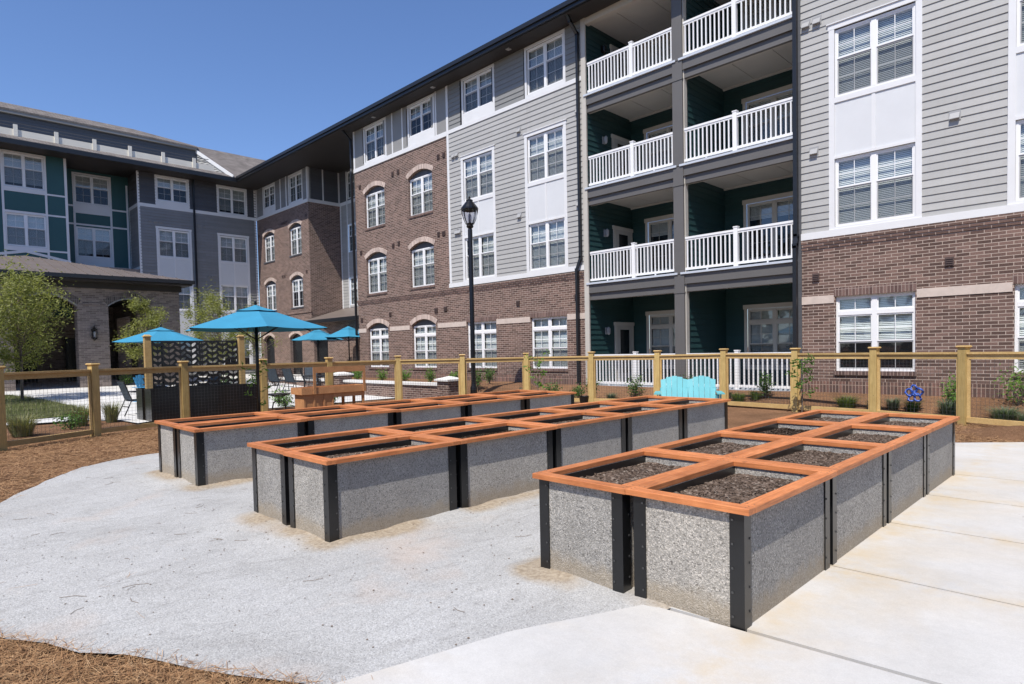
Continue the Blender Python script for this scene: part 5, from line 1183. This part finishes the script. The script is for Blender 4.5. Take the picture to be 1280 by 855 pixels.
for x, y, h, r, mt, lb in (
    (-16.5, 15.3, .55, .30, 'leaf_green', 'leafy green shrub just right of the lamp post under the third window'),
    (-15.9, 14.2, .75, .28, 'leaf_green', 'upright green shrub directly behind the lamp post'),
    (-13.9, 15.75, .62, .34, 'leaf_green', 'bushy green shrub behind the slim sapling, below the fourth window'),
    (-12.75, 15.7, .50, .30, 'leaf_green', 'green shrub between the fourth window and its fence post'),
    (-14.9, 15.5, .42, .3, 'leaf_grey', 'low greyish shrub left of the slim sapling'),
    (-12.1, 15.6, .70, .28, 'leaf_green', 'tall green shrub at the foot of the left downspout'),
    (-10.85, 16.1, .68, .34, 'leaf_green', 'round green shrub in front of the left balcony railing'),
    (-9.2, 16.2, .62, .30, 'leaf_green', 'green shrub left of the turquoise bench in front of the railing'),
    (-6.98, 16.4, .60, .26, 'leaf_green', 'green shrub right behind the turquoise bench'),
    (-2.85, 16.2, .72, .28, 'leaf_bright', 'yellow-green upright shrub left of the second fence post from the right'),
    (-1.75, 16.5, .78, .50, 'leaf_bright', 'broad bright green shrub at the right edge below the cut-off window'),
    (-25.6, 14.3, .45, .28, 'leaf_bright', 'bright green shrub on the seat wall bed below the first arched window'),
    (-23.9, 14.4, .42, .26, 'leaf_bright', 'small bright shrub on the seat wall bed between the arched windows'),
    (-22.0, 14.4, .50, .28, 'leaf_bright', 'bright shrub on the seat wall bed below the second arched window'),
    (-20.4, 14.4, .60, .28, 'leaf_bright', 'bright shrub above the seat wall behind a fence post'),
    (-18.9, 14.5, .60, .26, 'leaf_bright', 'bright upright shrub on the bed left of the white pier cap'),
    (-17.6, 14.6, .45, .24, 'leaf_bright', 'small bright shrub on the bed just behind the white pier cap'),
    (-26.3, 13.9, .75, .26, 'leaf_purple', 'dark purple-leaved shrub behind the seat wall near the first arched window')):
    shrub(x, y, h, r, mt, lb)
shrub(-25.4, 13.9, .36, .22, 'leaf_bright', 'low bright green plant beside the purple shrub', 220)
# dark hedge row at the far patio
for x, y, lb in ((-27.2, 12.2, 'dark reddish shrub left of the sling chairs'), (-28.4, 12.0, 'dark shrub on the far patio bed below the white pier'), (-28.6, 10.6, 'low dark green shrub on the far patio bed behind the sapling')): shrub(x, y, .55, .5, 'leaf_purple' if 'red' in lb else 'leaf_dark', lb, 420, .04)
shrub(-32.6, 7.7, .5, .4, 'leaf_bright', 'green flower clump with yellow blooms at the portico pillar', 380, .04, 'flower_clump')
q = MB()
for k in range(14): c = Vector((-32.5 + random.gauss(0, .25), 7.7 + random.gauss(0, .3), gz(-32.6, 7.7) + random.uniform(.5, .66))); [leafquad(q, c, .04, asp=.8) for _ in range(3)]
o_ = q.build('blossoms', M['petal'], fix=False); fc = [o for o in bpy.data.objects if o.name.startswith('flower_clump')][0]; o_.parent = fc; o_.matrix_parent_inverse = Matrix.Translation(-fc.location)
shrub(-17.9, 3.05, .34, .34, 'leaf_green', 'round dark green shrub behind the left fence panel', 500, .03)
shrub(-19.2, 8.9, .35, .35, 'leaf_green', 'green shrub under the bistro table behind the fence', 400, .035)
shrub(-18.9, 10.4, .36, .3, 'leaf_green', 'small green plant seen under the potting bench tray', 300, .035)
shrub(-20.4, 9.3, .5, .4, 'leaf_bright', 'yellow-green shrub left of the bistro table', 400, .035)
for x, y, h, r, mt, lb, n in (
    (-17.3, 2.05, .55, .42, 'grass_dry', 'large dry ornamental grass clump nearest the left end of the fence', 520), (-18.6, 3.35, .60, .36, 'grass_dry', 'feathery grass clump behind the round shrub', 420), (-18.9, 4.1, .58, .28, 'grass_dry', 'grey-green grass clump right of the tall left fence post', 360),
    (-7.6, 16.15, .30, .26, 'grass', 'pair-side green grass tuft right of the bench under the railing', 240), (-7.2, 16.3, .28, .24, 'grass', 'grass tuft just right of its twin below the right railing', 220), (-6.1, 16.2, .22, .2, 'leaf_grey', 'small grass tuft below the right downspout', 160),
    (-4.9, 16.1, .34, .34, 'grass', 'wide grass tuft below the big ground-floor window', 340), (-4.35, 16.1, .26, .2, 'grass', 'small grass tuft just left of the blue ornament post', 180), (-3.95, 16.15, .30, .22, 'leaf_grey', 'greyish grass tuft left of the blue ornament', 200), (-3.55, 16.1, .30, .24, 'leaf_dark', 'dark grass tuft under the blue ornament', 220),
    (-2.85, 15.95, .42, .30, 'leaf_grey', 'grey-green grass tuft in front of the yellow-green upright shrub', 320), (-1.9, 15.9, .32, .38, 'leaf_grey', 'wide grey grass tuft in front of the broad right shrub', 380), (-1.5, 15.6, .3, .3, 'leaf_grey', 'rightmost grey grass tuft by the fence', 300),
    (-9.9, 16.1, .28, .26, 'leaf_grey', 'grey grass tuft left of the bench behind the fence post', 220), (-11.6, 15.9, .26, .24, 'leaf_grey', 'grey grass tuft beside the black pot', 200)):
    tuft(x, y, h, r, mt, lb, n)
# black pot
p = MB(); p.lathe([(0, .0), (.11, 0), (.15, .24), (.16, .25), (.14, .25), (.12, .2), (0, .19)], 16); pt_ = thing('plant_pot', 'black nursery pot at the fence left of the bench', 'pot', (-11.55, 14.5, .0)); p.build('pot', M['black'], pt_, smooth=False)
# blue ornament
O = thing('garden_ornament', 'bright blue flower-shaped ornament on a stake below the big window', 'ornament', (-3.5, 16.0, gz(-3.5, 16.0))); O.scale = (.82, .82, .95)
q = MB(); q.tube([(0, 0, -.05), (0, 0, .42)], .007, 6); q.build('stake', M['vent_grey'], O)
for k in range(5):
    a = k * 2 * math.pi / 5 + .4; c = Vector((.11 * math.cos(a), 0, .46 + .11 * math.sin(a))); q = MB()
    ring = [c + Vector((.085 * math.cos(b) * (1.25 if abs(math.cos(b - a)) > .7 else .8), -.03 * math.sin(2 * b), .085 * math.sin(b))) for b in [i * math.pi / 5 for i in range(11)]]; q.tube(ring, .026, 6); q.build('petal', M['ornament'], O, smooth=True)
q = MB(); q.lathe([(0, .42), (.035, .44), (.04, .46), (.03, .49), (0, .5)], 10); q.build('centre', M['ornament'], O, smooth=True)

# ------------------------------------------------------------------ pine straw needles, lawn blades, debris
def inpoly(x, y, P):
    c = False; n = len(P)
    for i in range(n):
        (x1, y1), (x2, y2) = P[i], P[i - 1]
        if (y1 > y) != (y2 > y) and x < (x2 - x1) * (y - y1) / (y2 - y1) + x1: c = not c
    return c
gsoft = soft(gp, .05, 1)
def needles(n, sampler, L=(.06, .16), w_=.0016, zup=.02):
    m_ = MB(); k = 0; tries = 0
    while k < n and tries < n * 8:
        tries += 1; x, y, dens = sampler()
        if random.random() > dens: continue
        k += 1; a = random.uniform(0, 6.283); l = random.uniform(*L); dz_ = random.uniform(-.12, .35) * l; c = Vector((x, y, gz(x, y) - .006 + random.random() ** 2 * zup)); d = Vector((math.cos(a) * l / 2, math.sin(a) * l / 2, dz_ / 2))
        s = Vector((-math.sin(a), math.cos(a), random.uniform(-.5, .5))) * w_; b = s * random.uniform(-6, 6)
        m_.poly([c - d - s, c - d + s, c + b + s, c + b - s]); m_.poly([c + b - s, c + b + s, c + d + s * .6, c + d - s * .6])
    return m_
def s_near():
    x = random.uniform(-7.5, -2.55); y = random.uniform(-.9, 1.7)
    d = .04 if inpoly(x, y, gsoft) else 1.
    if d < 1:   # only a thin fringe over the gravel edge
        d = .9 if not all(inpoly(x + a, y + b, gsoft) for a, b in ((.06, 0), (-.06, 0), (0, .06), (0, -.06))) else .0012
    return x, y, d
def s_left():
    x = random.uniform(-16.2, -8.2); y = random.uniform(-.6, 5.6)
    if inpoly(x, y, gsoft): return x, y, (.35 if not all(inpoly(x + a, y + b, gsoft) for a, b in ((.1, 0), (-.1, 0), (0, .1), (0, -.1))) else .002)
    return x, y, .8
def s_right():
    x = random.uniform(-3.2, 1.2); y = random.uniform(11.9, 15.6); return x, y, (0. if (x > -2.1 and y < 12.9 and y < 12.2 + .55 * (x + 2.0)) or y < 12.0 else .8)
mm = needles(42000, s_near, (.06, .17), .0013, .04); n2 = needles(26000, s_left, (.08, .2), .0022, .03); n3 = needles(9000, s_right, (.08, .18), .0025, .05)
for o2 in (n2, n3):
    b0 = len(mm.v); mm.v += o2.v; mm.f += [tuple(i + b0 for i in f) for f in o2.f]; mm.m += o2.m
o_ = mm.build('pine_straw', M['straw'], fix=False); o_['kind'] = 'stuff'
# mulch mound at the right
q = MB(); NX = 26
for j in range(NX + 1):
    for i in range(NX + 1):
        u, v = i / NX * 2 - 1, j / NX * 2 - 1; r = math.hypot(u, v); x, y = -1.0 + u * 1.4, 13.75 + v * .9
        q.v.append((x, y, -.015 + .15 * max(0, 1 - r * r) * (1 + .5 * nz(x, y, 2, 1)) + .02 * nz(x, y, 9, 2)))
for j in range(NX):
    for i in range(NX): k = j * (NX + 1) + i; q.f.append((k, k + 1, k + NX + 2, k + NX + 1)); q.m.append(0)
o_ = q.build('mulch_mound', M['mulch'], fix=False, smooth=True); o_['kind'] = 'structure'
g_ = MB(); k = 0
while k < 15000:
    x = random.uniform(-31, -21); y = random.uniform(-1.5, 4.5)
    if not inpoly(x, y, lawn_poly): continue
    k += 1; h = random.uniform(.05, .15) * (1 + .8 * nz(x, y, .9, 4)); a = random.uniform(0, 6.28); b = Vector((x, y, gz(x, y) + .02)); s = Vector((math.cos(a), math.sin(a), 0)) * .007; t = b + Vector((random.gauss(0, .03), random.gauss(0, .03), h)); g_.poly([b - s, b + s, t])
o_ = g_.build('lawn_grass', M['grass_dry'], fix=False); o_['kind'] = 'stuff'
# twigs, crumbs and leaves scattered on the gravel
db = MB(); k = 0
while k < 620:
    x = random.uniform(-11.5, -2.6); y = random.uniform(.4, 5.0) if x < -6.5 else random.uniform(.4, 2.6) if x < -4.9 else random.uniform(.8, 6)
    if not inpoly(x, y, gsoft) or dist_g(x, y) < .03: continue
    k += 1; z = gz(x, y) + gb(x, y) + .002; a = random.uniform(0, 6.28)
    if k % 12 == 0:
        L = random.uniform(.05, .18); p0 = Vector((x, y, z + .002)); p1 = p0 + Vector((math.cos(a), math.sin(a), .02)) * L * .5; p2 = p1 + Vector((math.cos(a + .5), math.sin(a + .5), .0)) * L * .5; db.tube([p0, p1, p2], .0016, 4)
    else:
        s = random.uniform(.003, .012); db.poly([(x - s, y, z), (x, y - s * .7, z + s * .3), (x + s, y, z + s * .2), (x, y + s * .7, z + s * .6)])
o_ = db.build('scattered_debris', newmat('debris', (.17, .125, .09), .9), fix=False); o_['kind'] = 'stuff'

# woods added out of view to hold back sky light and reflect in windows
wd_ = MB(); st9 = random.getstate(); random.seed(5)
for k in range(5200):
    t = random.random()
    if t < .55: x, y = random.uniform(-60, 45), random.uniform(-34, -26)
    else: x, y = random.uniform(22, 32), random.uniform(-30, 12)
    top = 12 + 4 * noise.noise((x * .15, y * .15, 2)) + 2 * noise.noise((x * .6, y * .6, 5)); z = top * (1 - random.random() ** 1.6)
    leafquad(wd_, Vector((x, y, z)), random.uniform(.5, 1.1), asp=.7)
o_ = wd_.build('fill_blocking_woods', M['leaf_dark'], fix=False); o_['kind'] = 'stuff'; random.setstate(st9)
